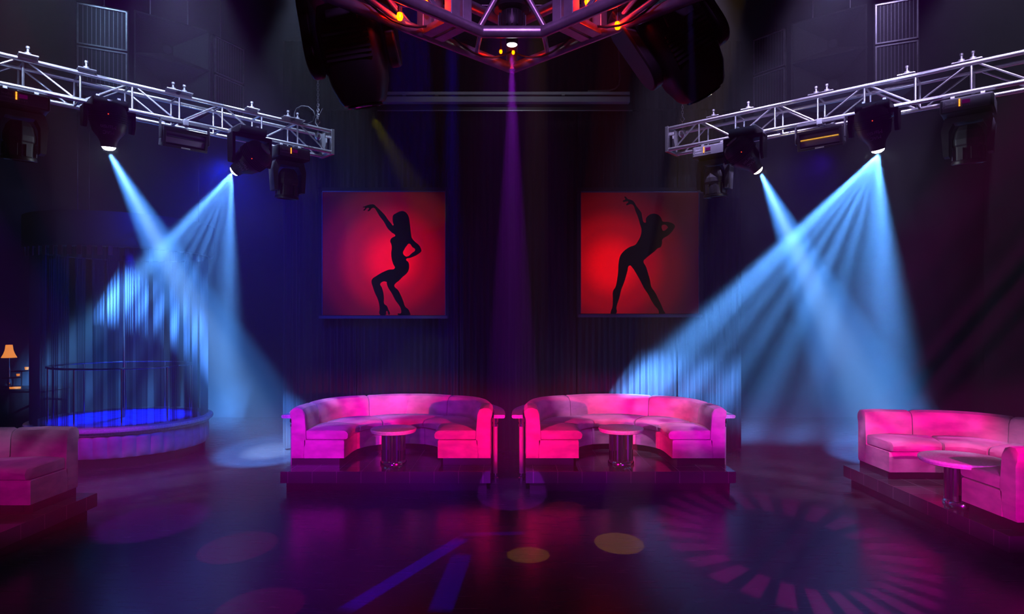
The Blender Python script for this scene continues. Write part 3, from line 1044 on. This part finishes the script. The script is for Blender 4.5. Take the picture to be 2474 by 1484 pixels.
def build_truss(T, label, length, first, up_first):
    t = thing('box_truss', label, 'truss', (T['x'], T['y'], ZT - SP))
    org = Vector((T['x'], T['y'], ZT - SP))

    def Q(s, back, z):
        return P3(T, s, back, z) - org
    zt, zb = ZT, ZT - SP
    r = .0255
    for back in (0, SP):
        for z in (zt, zb):
            MB().tube(Q(.02, back, z), Q(length, back, z), r, 14).build('chord', M['alu'], t)
    panels = [first + .5 * i for i in range(int((length - first) / .5) + 1)]
    for s in panels:
        for back in (0, SP):
            MB().tube(Q(s, back, zb), Q(s, back, zt), .013, 8).build('upright', M['alu'], t)
        for z in (zt, zb):
            MB().tube(Q(s, 0, z), Q(s, SP, z), .012, 8).build('cross_strut', M['alu'], t)
    prev = .06
    flip = up_first
    for s in panels:
        a, b = prev + .07, s - .05
        if b - a > .15:
            for back in (0, SP):
                za, zb_ = (zb + .02, zt - .02) if flip else (zt - .02, zb + .02)
                MB().tube(Q(a, back, za), Q(b, back, zb_), .011, 8).build('diagonal_brace', M['alu'], t)
        prev = s
        flip = not flip
    # end frame of square tube with corner plates
    e = MB()
    q = .028
    dirv = Vector((T['dx'], T['dy'], 0))
    nv = Vector((T['nx'], T['ny'], 0))
    mt = Matrix((dirv, nv, Vector((0, 0, 1)))).transposed().to_4x4()
    mt.translation = Q(0, 0, zb)
    e.box(-.02, .03, -q, q, -.03, SP + .03, mt)
    e.box(-.02, .03, SP - q, SP + q, -.03, SP + .03, mt)
    e.box(-.02, .03, 0, SP, -q, q, mt)
    e.box(-.02, .03, 0, SP, SP - q, SP + q, mt)
    e.build('end_frame', M['alu'], t, smooth=False, bevel=.004)
    g = MB()
    g.box(.03, .10, .0, .03, SP - .10, SP - .03, mt)
    g.box(.03, .05, SP * .3, SP * .7, -.0, SP, mt)
    g.build('corner_plate', M['steel'], t, smooth=False, bevel=.003)
    return t


build_truss(TL, 'silver box truss running in from the upper left corner', 5.4, .524, True)
build_truss(TR, 'silver box truss running in from the upper right corner', 5.4, .47, True)


def clamp(T, px, py, label, grp):
    s, x, y = on_truss(T, px)
    t = thing('rigging_clamp', label, 'clamp', (x, y, ZT + .024), math.atan2(T['dy'], T['dx']), grp)
    MB().box(-.085, .085, -.02, .09, .004, .018).build('clamp_plate', M['alu'], t, smooth=False, bevel=.003)
    MB().lathe([(0, .018), (.03, .018), (.03, .045), (.012, .05), (.012, .085), (.018, .09), (.018, .11), (0, .115)], 14, (0, .03, 0)).build('bolt', M['steel'], t)
    return t


LN = ['first clamp from the left edge', 'second clamp from the left edge', 'third clamp from the left edge', 'fourth clamp from the left edge',
      'fifth clamp from the left edge', 'sixth clamp from the left edge', 'last clamp, nearest the truss end']
for px, w in zip((66, 207, 416, 443, 606, 693, 716), LN):
    clamp(TL, px, 0, 'silver clamp on top of the left truss, ' + w, 'clamps on top of the left truss')
RN = ['first clamp, nearest the truss end', 'second clamp from the truss end', 'third clamp from the truss end', 'fourth clamp from the truss end',
      'fifth clamp from the truss end', 'sixth clamp from the truss end', 'last clamp, nearest the right edge']
for px, w in zip((1722, 1806, 1970, 1996, 2190, 2322, 2350), RN):
    clamp(TR, px, 0, 'silver clamp on top of the right truss, ' + w, 'clamps on top of the right truss')


def chain(px, T, label, back=.15):
    s, x, y = on_truss(T, px)
    p = P3(T, max(s, .12), back, ZT)
    t = thing('hoist_chain', label, 'chain', (p.x, p.y, ZT - .12))
    MB().lathe([(0, 0), (.02, 0), (.05, .03), (.05, .09), (.02, .12), (0, .12)], 14).build('shackle', M['chrome'], t)
    MB().path([(0, 0, .1), (0, 0, .22), (.03, 0, .26), (0, 0, .30), (-.03, 0, .26), (0, 0, .22)], .008).build('hook', M['chrome'], t)
    mb = MB()
    z = .30
    i = 0
    while z < RZ - ZT + .12:
        a = (.013, 0) if i % 2 else (0, .013)
        mb.path([(a[0], a[1], z + .006), (a[0], a[1], z + .034), (0, 0, z + .044), (-a[0], -a[1], z + .034), (-a[0], -a[1], z + .006), (0, 0, z - .004), (a[0], a[1], z + .006)], .0045, 5)
        z += .036
        i += 1
    mb.build('chain_links', M['steel'], t)
    return t


chain(781, TL, 'hoist chain with hook holding the end of the left truss')
chain(1637, TR, 'hoist chain with hook holding the end of the right truss')
for T, s_, w in ((TL, 4.9, 'left'), (TR, 4.9, 'right')):
    p = P3(T, s_, .15, ZT)
# cable loop over the left truss
s, x, y = on_truss(TL, 708)
pts = [at(712, 293, y), at(711, 275, y), at(716, 262, y), at(729, 256, y), at(745, 258, y), at(757, 268, y), at(762, 280, y), at(757, 292, y), at(742, 300, y + .05), at(724, 300, y + .05), at(712, 296, y)]
tag(MB().path(pts, .007).build('cable_loop', M['cord']), 'black cable looping above the end of the left truss', 'cable')
s, x, y = on_truss(TL, 770)
pts = [at(779, 262, y + .1), at(772, 277, y + .1), at(763, 287, y + .1), at(762, 297, y + .1), at(768, 306, y + .1)]
tag(MB().path(pts, .006).build('safety_cable', M['cord']), 'thin black cable beside the hoist chain of the left truss', 'cable')


# ------------------------------------------------------------------ text helper
def text_part(name, s, size, mtx, parent, material):
    cu = bpy.data.curves.new(name, 'FONT')
    cu.body = s
    cu.size = size
    cu.extrude = .0008
    cu.align_x = 'CENTER'
    cu.align_y = 'CENTER'
    ob = bpy.data.objects.new('tmp', cu)
    COL.objects.link(ob)
    bpy.context.view_layer.update()
    me = bpy.data.meshes.new_from_object(ob.evaluated_get(bpy.context.evaluated_depsgraph_get()))
    bpy.data.objects.remove(ob)
    me.materials.clear()
    me.materials.append(material)
    me.transform(mtx)
    o = bpy.data.objects.new(name, me)
    COL.objects.link(o)
    o.parent = parent
    return o


# ------------------------------------------------------------------ lit moving heads
def spot_head(T, lens, aim, px, label, lens_mat, sc=1.):
    """profile moving head hung under the truss; its barrel points along the beam"""
    s, tx, ty = on_truss(T, px)
    zb = ZT - SP - .026
    d = aim - lens
    d = Vector((d.x, d.y * .12, d.z)).normalized()
    org = Vector((tx, ty, 0))
    piv = lens - d * .24 * sc
    yaw = math.atan2(T['dy'], T['dx'])
    side = Vector((T['dx'], T['dy'], 0))
    fwd = -Vector((T['nx'], T['ny'], 0))
    base_c = Vector((piv.x, piv.y, 0))
    # base plate sits directly under the chord in front of pivot
    bt = zb
    t = thing('moving_head_light', label, 'stage light', (piv.x, piv.y, bt), 0, 'moving head lights under the trusses')
    o = Vector((piv.x, piv.y, bt))
    mt = Matrix((side, Vector((T['nx'], T['ny'], 0)), Vector((0, 0, 1)))).transposed().to_4x4()
    hgt = bt - piv.z
    b = MB()
    b.box(-.17, .17, -.11, .16, -.10, -.002, mt)
    b.build('base', M['black_soft'], t, smooth=False, bevel=.015)
    b = MB()
    for k in (-.1, .1):
        b.box(k - .015, k + .015, -.0, .39, -.015, .045, mt)
    b.build('hook_clamp', M['steel'], t, smooth=False)
    b = MB()
    w = .205 * sc
    for k in (-1, 1):
        pr = [(k * w, .0, -.10), (k * w, .09, -.12), (k * w, .07, -hgt - .05), (k * w, -.04, -hgt - .08), (k * w, -.08, -hgt), (k * w, -.08, -.12)]
        R = [[mt @ Vector((x + dx_ * k, y, z)) for x, y, z in pr] for dx_ in (0, .04)]
        b.rings(R)
    b.box(-w - .04, w + .04, -.08, .09, -.15, -.10, mt)
    b.build('yoke', M['head_grey'], t, smooth=False, bevel=.008)
    # barrel
    zax = -d
    xax = (side - zax * side.dot(zax)).normalized()
    yax = zax.cross(xax)
    hm = Matrix((xax, yax, zax)).transposed().to_4x4()
    hm.translation = lens - o
    h = MB().lathe([(0, -.0), (.062, -.0), (.075, .0), (.082, .05), (.10, .09), (.155, .16), (.175, .24), (.18, .36), (.165, .42), (.13, .46), (.06, .475), (0, .475)], 12, m=hm @ Matrix.Scale(sc, 4))
    hd = h.build('head', M['head_grey'], t, bevel=.004)
    mb = MB()
    for i in range(5):
        mb.lathe([(.176, .255 + i * .022), (.186, .258 + i * .022), (.186, .265 + i * .022), (.176, .268 + i * .022)], 12, m=hm @ Matrix.Scale(sc, 4))
    mb.build('cooling_fin', M['black_soft'], hd)
    MB().lathe([(0, -.035), (.03, -.032), (.055, -.018), (.066, .0), (.066, .004), (0, .004)], 28, m=hm @ Matrix.Scale(sc, 4)).build('lens', lens_mat, hd)
    MB().lathe([(0, .476), (.075, .476), (.075, .490), (0, .490)], 20, m=hm @ Matrix.Scale(sc, 4)).build('rear_cap', M['steel'], hd)
    # upside-down printing on the front of the barrel
    cy_ = (Vector((0, 0, HC)) - lens)
    f = (cy_ - d * cy_.dot(d)).normalized()
    xr = f.cross(zax).normalized()
    tm = Matrix((xr * -1, zax * -1, f)).transposed().to_4x4() if False else Matrix((xr, f.cross(xr), f)).transposed().to_4x4()
    for txt, off, sz in (('Martin', .20, .055), ('MAC', .145, .05)):
        rad = {.20: .176, .145: .158}[off] * sc
        m2 = tm.copy()
        m2.translation = (lens - o) - d * off * sc + f * rad
        # flipped to read upside down as the fixture hangs
        text_part('lettering', txt, sz, m2 @ Matrix.Rotation(PI if (m2 @ Vector((0, 1, 0)) - m2.translation).z > 0 else 0, 4, 'Z'), hd, M['white'])
    m2 = tm.copy()
    m2.translation = (lens - o) - d * .33 * sc + f * .181 * sc
    MB().lathe([(0, 0), (.006, 0), (.006, .006), (0, .006)], 8, m=m2).build('indicator', M['led_red'], hd)
    return t


spot_head(TL, LENS_L1, AIM_L1, 280, 'lit moving head under the left truss, throwing the long blue beam, nearer the left edge', M['lens_hot'])
spot_head(TL, LENS_L2, AIM_L2, 600, 'lit moving head under the left truss with the brightest lens and fan of blue rays', M['lens_hot'])
spot_head(TR, LENS_R1, AIM_R1, 1816, 'lit moving head under the right truss, lens tinged amber, nearer the truss end', M['lens_warm'])
spot_head(TR, LENS_R2, AIM_R2, 2110, 'lit moving head under the right truss, throwing the wide blue fan of rays', M['lens_hot'])


# ------------------------------------------------------------------ unlit wash heads with control panel
def wash_head(T, px, label, tilt=0., sc=1.):
    s, tx, ty = on_truss(T, px)
    zb = ZT - SP - .026
    p = P3(T, s, .06, zb)
    yaw = math.atan2(T['dy'], T['dx'])
    if T is TL:
        yaw += PI
    t = thing('wash_moving_head', label, 'stage light', (p.x, p.y, zb), yaw, 'unlit wash heads with control panels')
    # local: +X along truss to the right of the photo, -Y towards the camera
    MB().box(-.23, .23, -.20, .20, -.20, -.045).build('base', M['black_soft'], t, smooth=False, bevel=.02)
    fp = MB().box(-.205, .205, -.212, -.20, -.185, -.06).build('control_panel', M['face'], t, smooth=False, bevel=.006)
    MB().box(-.035, .035, -.2155, -.212, -.125, -.085).build('display', M['display'], fp, smooth=False)
    mb = MB()
    for k in range(5):
        mb.box(-.062, -.050, -.2175, -.212, -.145 + k * .016, -.135 + k * .016)
    mb.build('lit_digits', M['led'], fp, smooth=False)
    for k in range(4):
        MB().lathe([(0, 0), (.006, 0), (.006, .005), (0, .005)], 8, m=Matrix.Translation((-.03 + k * .02, -.212, -.15)) @ Matrix.Rotation(PI / 2, 4, 'X')).build('button', M['steel'], fp)
    text_part('lettering', 'Studio\nCommand', .034, Matrix.Translation((-.135, -.2135, -.12)) @ Matrix.Rotation(PI / 2, 4, 'X'), fp, M['white'])
    for k in (-.13, .13):
        MB().box(k - .02, k + .02, -.09, .27, -.05, .0).build('hook_clamp', M['steel'], t, smooth=False, bevel=.004)
    # yoke with chamfered corners
    def U(w, z0, z1, ch):
        return [(-w, z0), (-w, z1 + ch), (-w + ch, z1), (w - ch, z1), (w, z1 + ch), (w, z0)]
    outer = [(-.215, -.62), (-.235, -.34), (-.20, -.215), (.20, -.215), (.235, -.34), (.215, -.62)]
    inner = [(-.165, -.62), (-.165, -.36), (-.125, -.275), (.125, -.275), (.165, -.36), (.165, -.62)]
    mb = MB()
    for i in range(5):
        a, b, c, d = outer[i], outer[i + 1], inner[i + 1], inner[i]
        mb.rings([[(q[0], y, q[1]) for q in (a, b, c, d)] for y in (-.07, .07)])
    mb.build('yoke', M['head_grey'], t, smooth=False)
    hm = Matrix.Translation((0, 0, -.47)) @ Matrix.Rotation(tilt, 4, 'X')
    hd = MB().lathe([(0, .165), (.08, .16), (.12, .11), (.145, .02), (.145, -.04), (.135, -.05), (.135, -.20), (0, -.20)], 8, m=hm).build('head', M['head_grey'], t, smooth=False, bevel=.008)
    mb = MB()
    for k in range(8):
        a = 2 * PI * (k + .5) / 8
        mb.box(.132, .150, -.022, .022, -.19, -.07, hm @ Matrix.Rotation(a, 4, 'Z'))
    mb.build('cooling_rib', M['head_grey'], hd, smooth=False)
    MB().lathe([(0, -.20), (.148, -.20), (.155, -.215), (.155, -.235), (.13, -.24), (.12, -.225), (0, -.22)], 32, m=hm).build('lens_ring', M['black'], hd)
    return t


wash_head(TL, 50, 'unlit wash head with lit digits, at the very left edge under the left truss', .15)
wash_head(TL, 700, 'unlit wash head with lit digits, under the end of the left truss', .12)
wash_head(TR, 1722, 'unlit wash head with lit digits, under the end of the right truss', .12)
wash_head(TR, 2338, 'unlit wash head with lit digits, at the right edge under the right truss', .15)


# ------------------------------------------------------------------ flood lights
def flood(T, px, label, lit):
    s, tx, ty = on_truss(T, px)
    zb = ZT - SP - .026
    p = P3(T, s, -.02, zb)
    yaw = math.atan2(T['dy'], T['dx']) + (PI if T is TL else 0)
    t = thing('flood_light', label, 'flood light', (p.x, p.y, zb), yaw, 'flood lights under the trusses')
    tm = Matrix.Translation((0, -.02, -.20)) @ Matrix.Rotation(math.radians(14), 4, 'X')
    w = .25
    MB().box(-w, w, .02, .16, -.115, .115, tm).build('housing', M['black_soft'], t, smooth=False, bevel=.01)
    mb = MB()
    mb.box(-w, w, -.02, .02, .085, .115, tm)
    mb.box(-w, w, -.02, .02, -.115, -.085, tm)
    mb.box(-w, -w + .03, -.02, .02, -.085, .085, tm)
    mb.box(w - .03, w, -.02, .02, -.085, .085, tm)
    mb.build('front_frame', M['black'], t, smooth=False, bevel=.004)
    # curved reflector
    R = []
    for i in range(9):
        a = PI * (i / 8)
        R.append([tm @ Vector((x, .015 - .025 * math.sin(a) + .02, -.085 * math.cos(a))) for x in (-w + .03, w - .03)])
    MB().rings(R, close=False, cap=False).build('reflector', M['flood_glass'], t)
    MB().tube(tm @ Vector((-w + .04, -.005, .01)), tm @ Vector((w - .04, -.005, .01)), .008).build('lamp_or_reflection_tube', M['amber_reflection'] if lit else M['lens_off'], t)  # on the right flood this glowing line imitates a reflection
    mb = MB()
    mb.box(-w - .03, -w - .015, -.02, .03, -.22, .0)
    mb.box(w + .015, w + .03, -.02, .03, -.22, .0)
    mb.box(-w - .03, w + .03, -.02, .03, -.015, .0)
    mb.build('bracket', M['black_soft'], t, smooth=False)
    MB().box(-.03, .03, -.035, .05, -.03, .04).build('hook_clamp', M['steel'], t, smooth=False, bevel=.004)
    MB().lathe([(0, -.06), (.012, -.06), (.012, -.03), (0, -.03)], 10, (0, -.04, 0)).build('wing_bolt', M['chrome'], t)
    MB().box(-.05, .05, -.025, -.02, -.108, -.094, tm).build('name_badge', M['white'], t, smooth=False)
    return t


flood(TL, 446, 'rectangular flood light under the left truss, between its two lit heads, violet sheen', False)
flood(TR, 1982, 'rectangular flood light under the right truss with an amber line in its glass', True)


# ------------------------------------------------------------------ hanging speakers
def cabinet(kind, p0, p1, ztop, h, depth, label, grp, rear=1):
    """front face from plan point p0 to p1 (left to right in the photo)"""
    a, b = Vector((p0[0], p0[1], 0)), Vector((p1[0], p1[1], 0))
    w = (b - a).length
    yaw = math.atan2(b.y - a.y, b.x - a.x)
    t = thing('hanging_speaker', label, 'speaker', (a.x, a.y, ztop - h), yaw, grp)
    y0_ = .03 if kind == 'grille' else .34
    q0 = .01 + .16 * (y0_ - .03) / .57
    MB().rings([[(q0, y0_, z), (w - q0, y0_, z), (w - .17, depth, z), (.17, depth, z)] for z in (0, h)]).build('cabinet', M['cab'], t, smooth=False, bevel=.008)
    if kind == 'grille':
        for z0, z1 in ((.03, h / 2 - .012), (h / 2 + .012, h - .03)):
            mb = MB()
            f = .018
            mb.box(.03, w - .03, 0, .03, z0, z0 + f)
            mb.box(.03, w - .03, 0, .03, z1 - f, z1)
            mb.box(.03, .03 + f, 0, .03, z0, z1)
            mb.box(w - .03 - f, w - .03, 0, .03, z0, z1)
            for k in range(6):
                z = z0 + .03 + (z1 - z0 - .06) * k / 5
                for xx in (.039, w - .039):
                    mb.box(xx - .004, xx + .004, -.004, 0, z - .004, z + .004)
            fr = mb.build('grille_frame', M['alu_heavy'], t, smooth=False)
            g = MB().quad((.045, .012, z0 + f), (w - .045, .012, z0 + f), (w - .045, .012, z1 - f), (.045, .012, z1 - f)).build('grille', M['grille'], fr, smooth=False)
            uv = g.data.uv_layers.new(name='UVMap')
            for li, c in enumerate(((0, 0), (1, 0), (1, 1), (0, 1))):
                vi = g.data.loops[li].vertex_index
                uv.data[li].uv = ((0, 0), (1, 0), (1, 1), (0, 1))[vi]
    else:
        mb = MB()
        e = .022
        for za, zb in ((h - e, h), (0, .01)):
            mb.rings([[(0, -.03, z), (w, -.03, z), (w - .10, .34, z), (.10, .34, z)] for z in (za, zb)])
        mb.box(.0, w, -.03, .03, h * .5 - e / 2, h * .5 + e / 2)
        mb.rings([[(0, -.03, z), (e, -.03, z), (e + .10, .34, z), (.10, .34, z)] for z in (0, h)])
        mb.rings([[(w - e, -.03, z), (w, -.03, z), (w - .10, .34, z), (w - e - .10, .34, z)] for z in (0, h)])
        mb.build('face_frame', M['cab'], t, smooth=False)
        # flared horn mouths, built as recess sides in front of the cabinet
        for z0, z1 in ((.0, h * .5 - e / 2), (h * .5 + e / 2, h - e)):
            zc = (z0 + z1) / 2
            mb = MB()
            ou = [(e, -.02, z0), (w - e, -.02, z0), (w - e, -.02, z1), (e, -.02, z1)]
            inn = [(w * .42, .32, zc - .07), (w * .58, .32, zc - .07), (w * .58, .32, zc + .07), (w * .42, .32, zc + .07)]
            mb.rings([ou, inn], cap=False)
            hn = mb.build('horn', M['cab'], t, smooth=False)
            MB().lathe([(0, 0), (.055, 0), (.06, .006), (0, .006)], 20, m=Matrix.Translation((w / 2, .315, zc)) @ Matrix.Rotation(PI / 2, 4, 'X')).build('driver_cover', M['head_grey'], hn)
    # suspension
    for xx in ((.25 * w, .75 * w) if kind == 'horn' else (.5 * w,)):
        MB().tube((xx, .2, h), (xx, .2, RZ - (ztop - h)), .007).build('steel_cable', M['steel'], t)
        MB().path([(xx - .03, .2, h), (xx - .03, .2, h + .05), (xx, .2, h + .08), (xx + .03, .2, h + .05), (xx + .03, .2, h)], .007).build('eye_bolt', M['steel'], t)
    return t


GL, GR = 'hanging speakers above the left truss', 'hanging speakers above the right truss'
cabinet('grille', (-5.79, 8.48), (-5.22, 8.76), 6.78, 1.17, .6, 'outer left speaker of the left cluster, tall with two bright slotted grilles', GL)
cabinet('horn', (-5.18, 8.78), (-4.44, 9.42), 6.78, 1.17, .6, 'wide dark horn speaker in the middle of the left cluster', GL)
cabinet('grille', (-4.40, 9.46), (-4.15, 10.0), 6.78, 1.17, .55, 'inner right speaker of the left cluster with two dim slotted grilles', GL)
cabinet('grille', (3.67, 9.84), (4.02, 9.40), 6.86, 1.17, .55, 'inner left speaker of the right cluster with two dim slotted grilles', GR)
cabinet('horn', (4.08, 9.36), (4.86, 8.77), 6.86, 1.17, .6, 'wide dark horn speaker in the middle of the right cluster', GR)
cabinet('grille', (4.91, 8.73), (5.42, 8.5), 6.86, 1.17, .6, 'outer right speaker of the right cluster, tall with two bright slotted grilles', GR)

# ------------------------------------------------------------------ centre truss ring
ZC = 4.09
HT = .27
AP = Vector((0, 4.0, 0))


def centre_arm(sgn, label):
    t = thing('heavy_truss', label, 'truss', (0, 4.0, ZC), 0, 'arms of the red lit centre truss')
    d = Vector((sgn * .707, -.707, 0))
    nrm = Vector((-sgn * .707, -.707, 0)) * .24          # towards the camera side

    def O(s, inner, z):
        return d * s + (nrm if inner else Vector((0, 0, 0))) + Vector((0, 0, z))
    r = .031
    L = 2.2
    s0i = .24 + .0
    si = .477 - .0
    for z in (0, HT):
        MB().tube(O(.02, 0, z), O(L, 0, z), r, 16).build('chord', M['alu_heavy'], t)
        MB().tube(O(si - .24 + .0, 1, z) if False else O(.475, 1, z), O(L, 1, z), r, 16).build('chord', M['alu_heavy'], t)
    for s in (.60, .68, 1.55, 1.63):
        for inner in (0, 1):
            c = O(s, inner, 0)
            mt = Matrix((d, Vector((-d.y, d.x, 0)), Vector((0, 0, 1)))).transposed().to_4x4()
            mt.translation = c
            MB().box(-.031, .031, -.028, .028, .0, HT, mt).build('square_post', M['alu_heavy'], t, smooth=False, bevel=.004)
        for z in (0, HT):
            a, b = O(s, 0, z), O(s, 1, z)
            mt = Matrix((d, nrm.normalized(), Vector((0, 0, 1)))).transposed().to_4x4()
            mt.translation = a
            MB().box(-.031, .031, 0, .24, -.02, .02, mt).build('square_crossbar', M['alu_heavy'], t, smooth=False, bevel=.004)
    MB().tube(O(.475, 1, .02), O(.26, 0, HT - .02) if False else O(.30, 0, .0), .014, 10).build('corner_strut', M['alu_heavy'], t)
    MB().tube(O(.49, 1, .02), O(.49, 1, .02) + Vector((-sgn * .14, 0, .25)), .016, 10).build('corner_brace', M['alu_heavy'], t)
    for a, b in ((.78, 1.12), (1.46, 1.12)):
        for inner in (0, 1):
            MB().tube(O(a, inner, .02), O(b, inner, HT - .02), .014, 10).build('diagonal_brace', M['alu_heavy'], t)
    MB().tube(O(.78, 0, 0), O(1.46, 1, 0), .014, 10).build('diagonal_brace', M['alu_heavy'], t)
    for s in (1.0, 2.0):
        p = O(s, 0, HT) + nrm / 2
        MB().tube(O(s, 0, HT), O(s, 1, HT), .012).build('lifting_bar', M['steel'], t)
        MB().tube(p, Vector((p.x, p.y, RZ - ZC)), .008).build('drop_cable', M['steel'], t)
    return t


centre_arm(-1, 'left arm of the heavy centre truss glowing red and violet')
centre_arm(1, 'right arm of the heavy centre truss glowing red and violet')
t = thing('truss_corner', 'corner bar and apex post joining the two arms of the centre truss', 'truss', (0, 4.0, ZC))
c = .475 * .707
for z in (0, HT):
    MB().tube((-c + .24 * .707 + .0, -c - .24 * .707, z), (c - .24 * .707, -c - .24 * .707, z), .031, 16).build('corner_bar', M['alu_heavy'], t)
MB().tube((0, -.015, -.02), (0, -.015, HT + .03), .036, 16).build('apex_post', M['alu_heavy'], t)
# red lamps inside the ring: bulbs with their own light
RB = [(1210, 125, 3.82, 'small red lamp at the truss apex, left of the pair'), (1240, 127, 3.82, 'small red lamp at the truss apex, right of the pair'),
      (1036, 1, 3.38, 'red lamp inside the left arm of the centre truss, near the top edge'), (966, 40, 3.32, 'red lamp at the far left of the centre truss beside the dark moving head'),
      (1420, 4, 3.38, 'red lamp inside the right arm of the centre truss, near the top edge'), (1492, 62, 3.40, 'red lamp at the far right of the centre truss')]
for i, (px, py, d, lab) in enumerate(RB):
    p = at(px, py, d)
    t = thing('red_lamp', lab, 'lamp', (p.x, p.y, p.z), 0, 'red lamps in the centre truss')
    k = .55 if i < 2 else 1.
    MB().lathe([(0, -.022 * k), (.012 * k, -.018 * k), (.018 * k, 0), (.013 * k, .018 * k), (0, .022 * k)], 14).build('bulb', M['red_bulb'], t)
    MB().lathe([(0, .018 * k), (.012 * k, .018 * k), (.012 * k, .05 * k), (0, .05 * k)], 10).build('socket', M['black'], t)
    MB().tube((0, 0, .045 * k), (0, 0, max(.06, ZC + HT - p.z)), .004, 6).build('socket_stem', M['black'], t)
    l = bpy.data.lights.new('red_lamp_light', 'POINT')
    l.energy = .2 if i < 2 else 1.0
    l.color = (1., .004, .0)
    l.shadow_soft_size = .03
    lo = bpy.data.objects.new('red_lamp_light', l)
    COL.objects.link(lo)
    lo.location = p + Vector((0, -.03, -.0))

# pin spot hanging in the middle
t = thing('pin_spot', 'black ribbed pin spot with bright white lens hanging at the centre truss apex', 'stage light', (PIN.x, PIN.y, PIN.z))
mb = MB()
mb.lathe([(0, .0), (.030, .0), (.034, .003), (.034, .035), (.030, .04), (.030, .05), (.055, .065), (.070, .10), (.072, .14), (.062, .175), (.045, .19), (0, .19)], 28)
mb.build('body', M['black'], t)
for k in range(16):
    a = 2 * PI * k / 16
    MB().box(.066, .078, -.003, .003, .085, .165, Matrix.Rotation(a, 4, 'Z')).build('cooling_rib', M['black'], t, smooth=False)
MB().lathe([(0, -.004), (.026, -.003), (.030, .001), (0, .001)], 28).build('lens', M['lens_pin'], t)
MB().lathe([(0, .19), (.10, .19), (.108, .20), (.108, .40), (0, .40)], 28).build('ballast_can', M['black'], t)
MB().tube((0, 0, .39), (0, 0, RZ - PIN.z), .012).build('stem', M['steel'], t)

# cable looped along the left and right arms
for sgn, lab in ((-1, 'black cable sagging under the left arm of the centre truss'), (1, 'black cable sagging under the right arm of the centre truss')):
    pts = []
    for i in range(15):
        u = i / 14
        s = .05 + u * 1.1
        sag = -.03 + .10 * (2 * abs(((u * 2) % 1) - .5)) ** 2
        pts.append(AP + Vector((sgn * .707 * s - sgn * .03, -.707 * s - .05, ZC + sag)))
    tag(MB().path(pts, .006).build('hanging_cable', M['cord']), lab, 'cable', 'cables on the centre truss')


# ------------------------------------------------------------------ large dark moving heads near the camera
def big_head(cx_px, d, label, tilt, roll, ztop_px, sgn):
    p = at(cx_px, 0, d)
    zt = ZC + .02
    t = thing('large_moving_head', label, 'stage light', (p.x, d, zt), 0, 'large dark moving heads by the centre truss')
    # base and clamp to the truss
    MB().box(-.20, .20, -.18, .18, .22, .42).build('base', M['black'], t, smooth=False, bevel=.03)
    MB().box(-.03, .03, -.03, .03, .42, RZ - zt).build('drop_pole', M['black'], t, smooth=False)
    Ry = Matrix.Rotation(roll, 4, 'Y')
    mb = MB()
    for k in (-1, 1):
        pr = []
        for i in range(14):
            a = PI + PI * i / 13
            pr.append((.11 * math.cos(a), -.13 + .11 * math.sin(a)))
        pr += [(.12, .14), (.07, .22), (-.07, .22), (-.12, .14)]
        mb.rings([[Ry @ Vector((k * (.185 + e), y, z)) for y, z in pr] for e in (0, .06)])
    mb.box(-.24, .24, -.10, .10, .15, .22, Ry)
    mb.build('yoke', M['black'], t, bevel=.012)
    hm = Ry @ Matrix.Translation((0, 0, -.13)) @ Matrix.Rotation(tilt, 4, 'X')
    R = []
    for z, a, b in ((.25, .08, .07), (.235, .14, .12), (.15, .165, .15), (-.02, .170, .165), (-.16, .155, .15), (-.25, .125, .12), (-.27, .11, .11), (-.27, .0, .0)):
        R.append([hm @ Vector((math.copysign(abs(math.cos(q)) ** .6, math.cos(q)) * a, math.copysign(abs(math.sin(q)) ** .6, math.sin(q)) * b, z)) for q in [2 * PI * k / 32 for k in range(32)]])
    hd = MB().rings(R).build('head', M['black'], t)
    mb = MB()
    for i in range(7):
        mb.box(-.12, .12, -.171, -.155, -.05 + i * .025, -.038 + i * .025, hm)
    mb.build('vent', M['black_soft'], hd, smooth=False)
    MB().box(-.08, .08, -.166, -.150, .14, .20, hm).build('side_plate', M['head_grey'], hd, smooth=False, bevel=.004)
    MB().lathe([(0, -.272), (.095, -.272), (.10, -.285), (.085, -.29), (.08, -.28), (0, -.278)], 32, m=hm).build('lens', M['lens_off'], hd)
    return t


big_head(846, 3.5, 'large near-black moving head left of the red centre truss', math.radians(18), math.radians(-9), 0, -1)
big_head(1612, 3.5, 'large near-black moving head right of the red centre truss', math.radians(18), math.radians(-34), 0, 1)
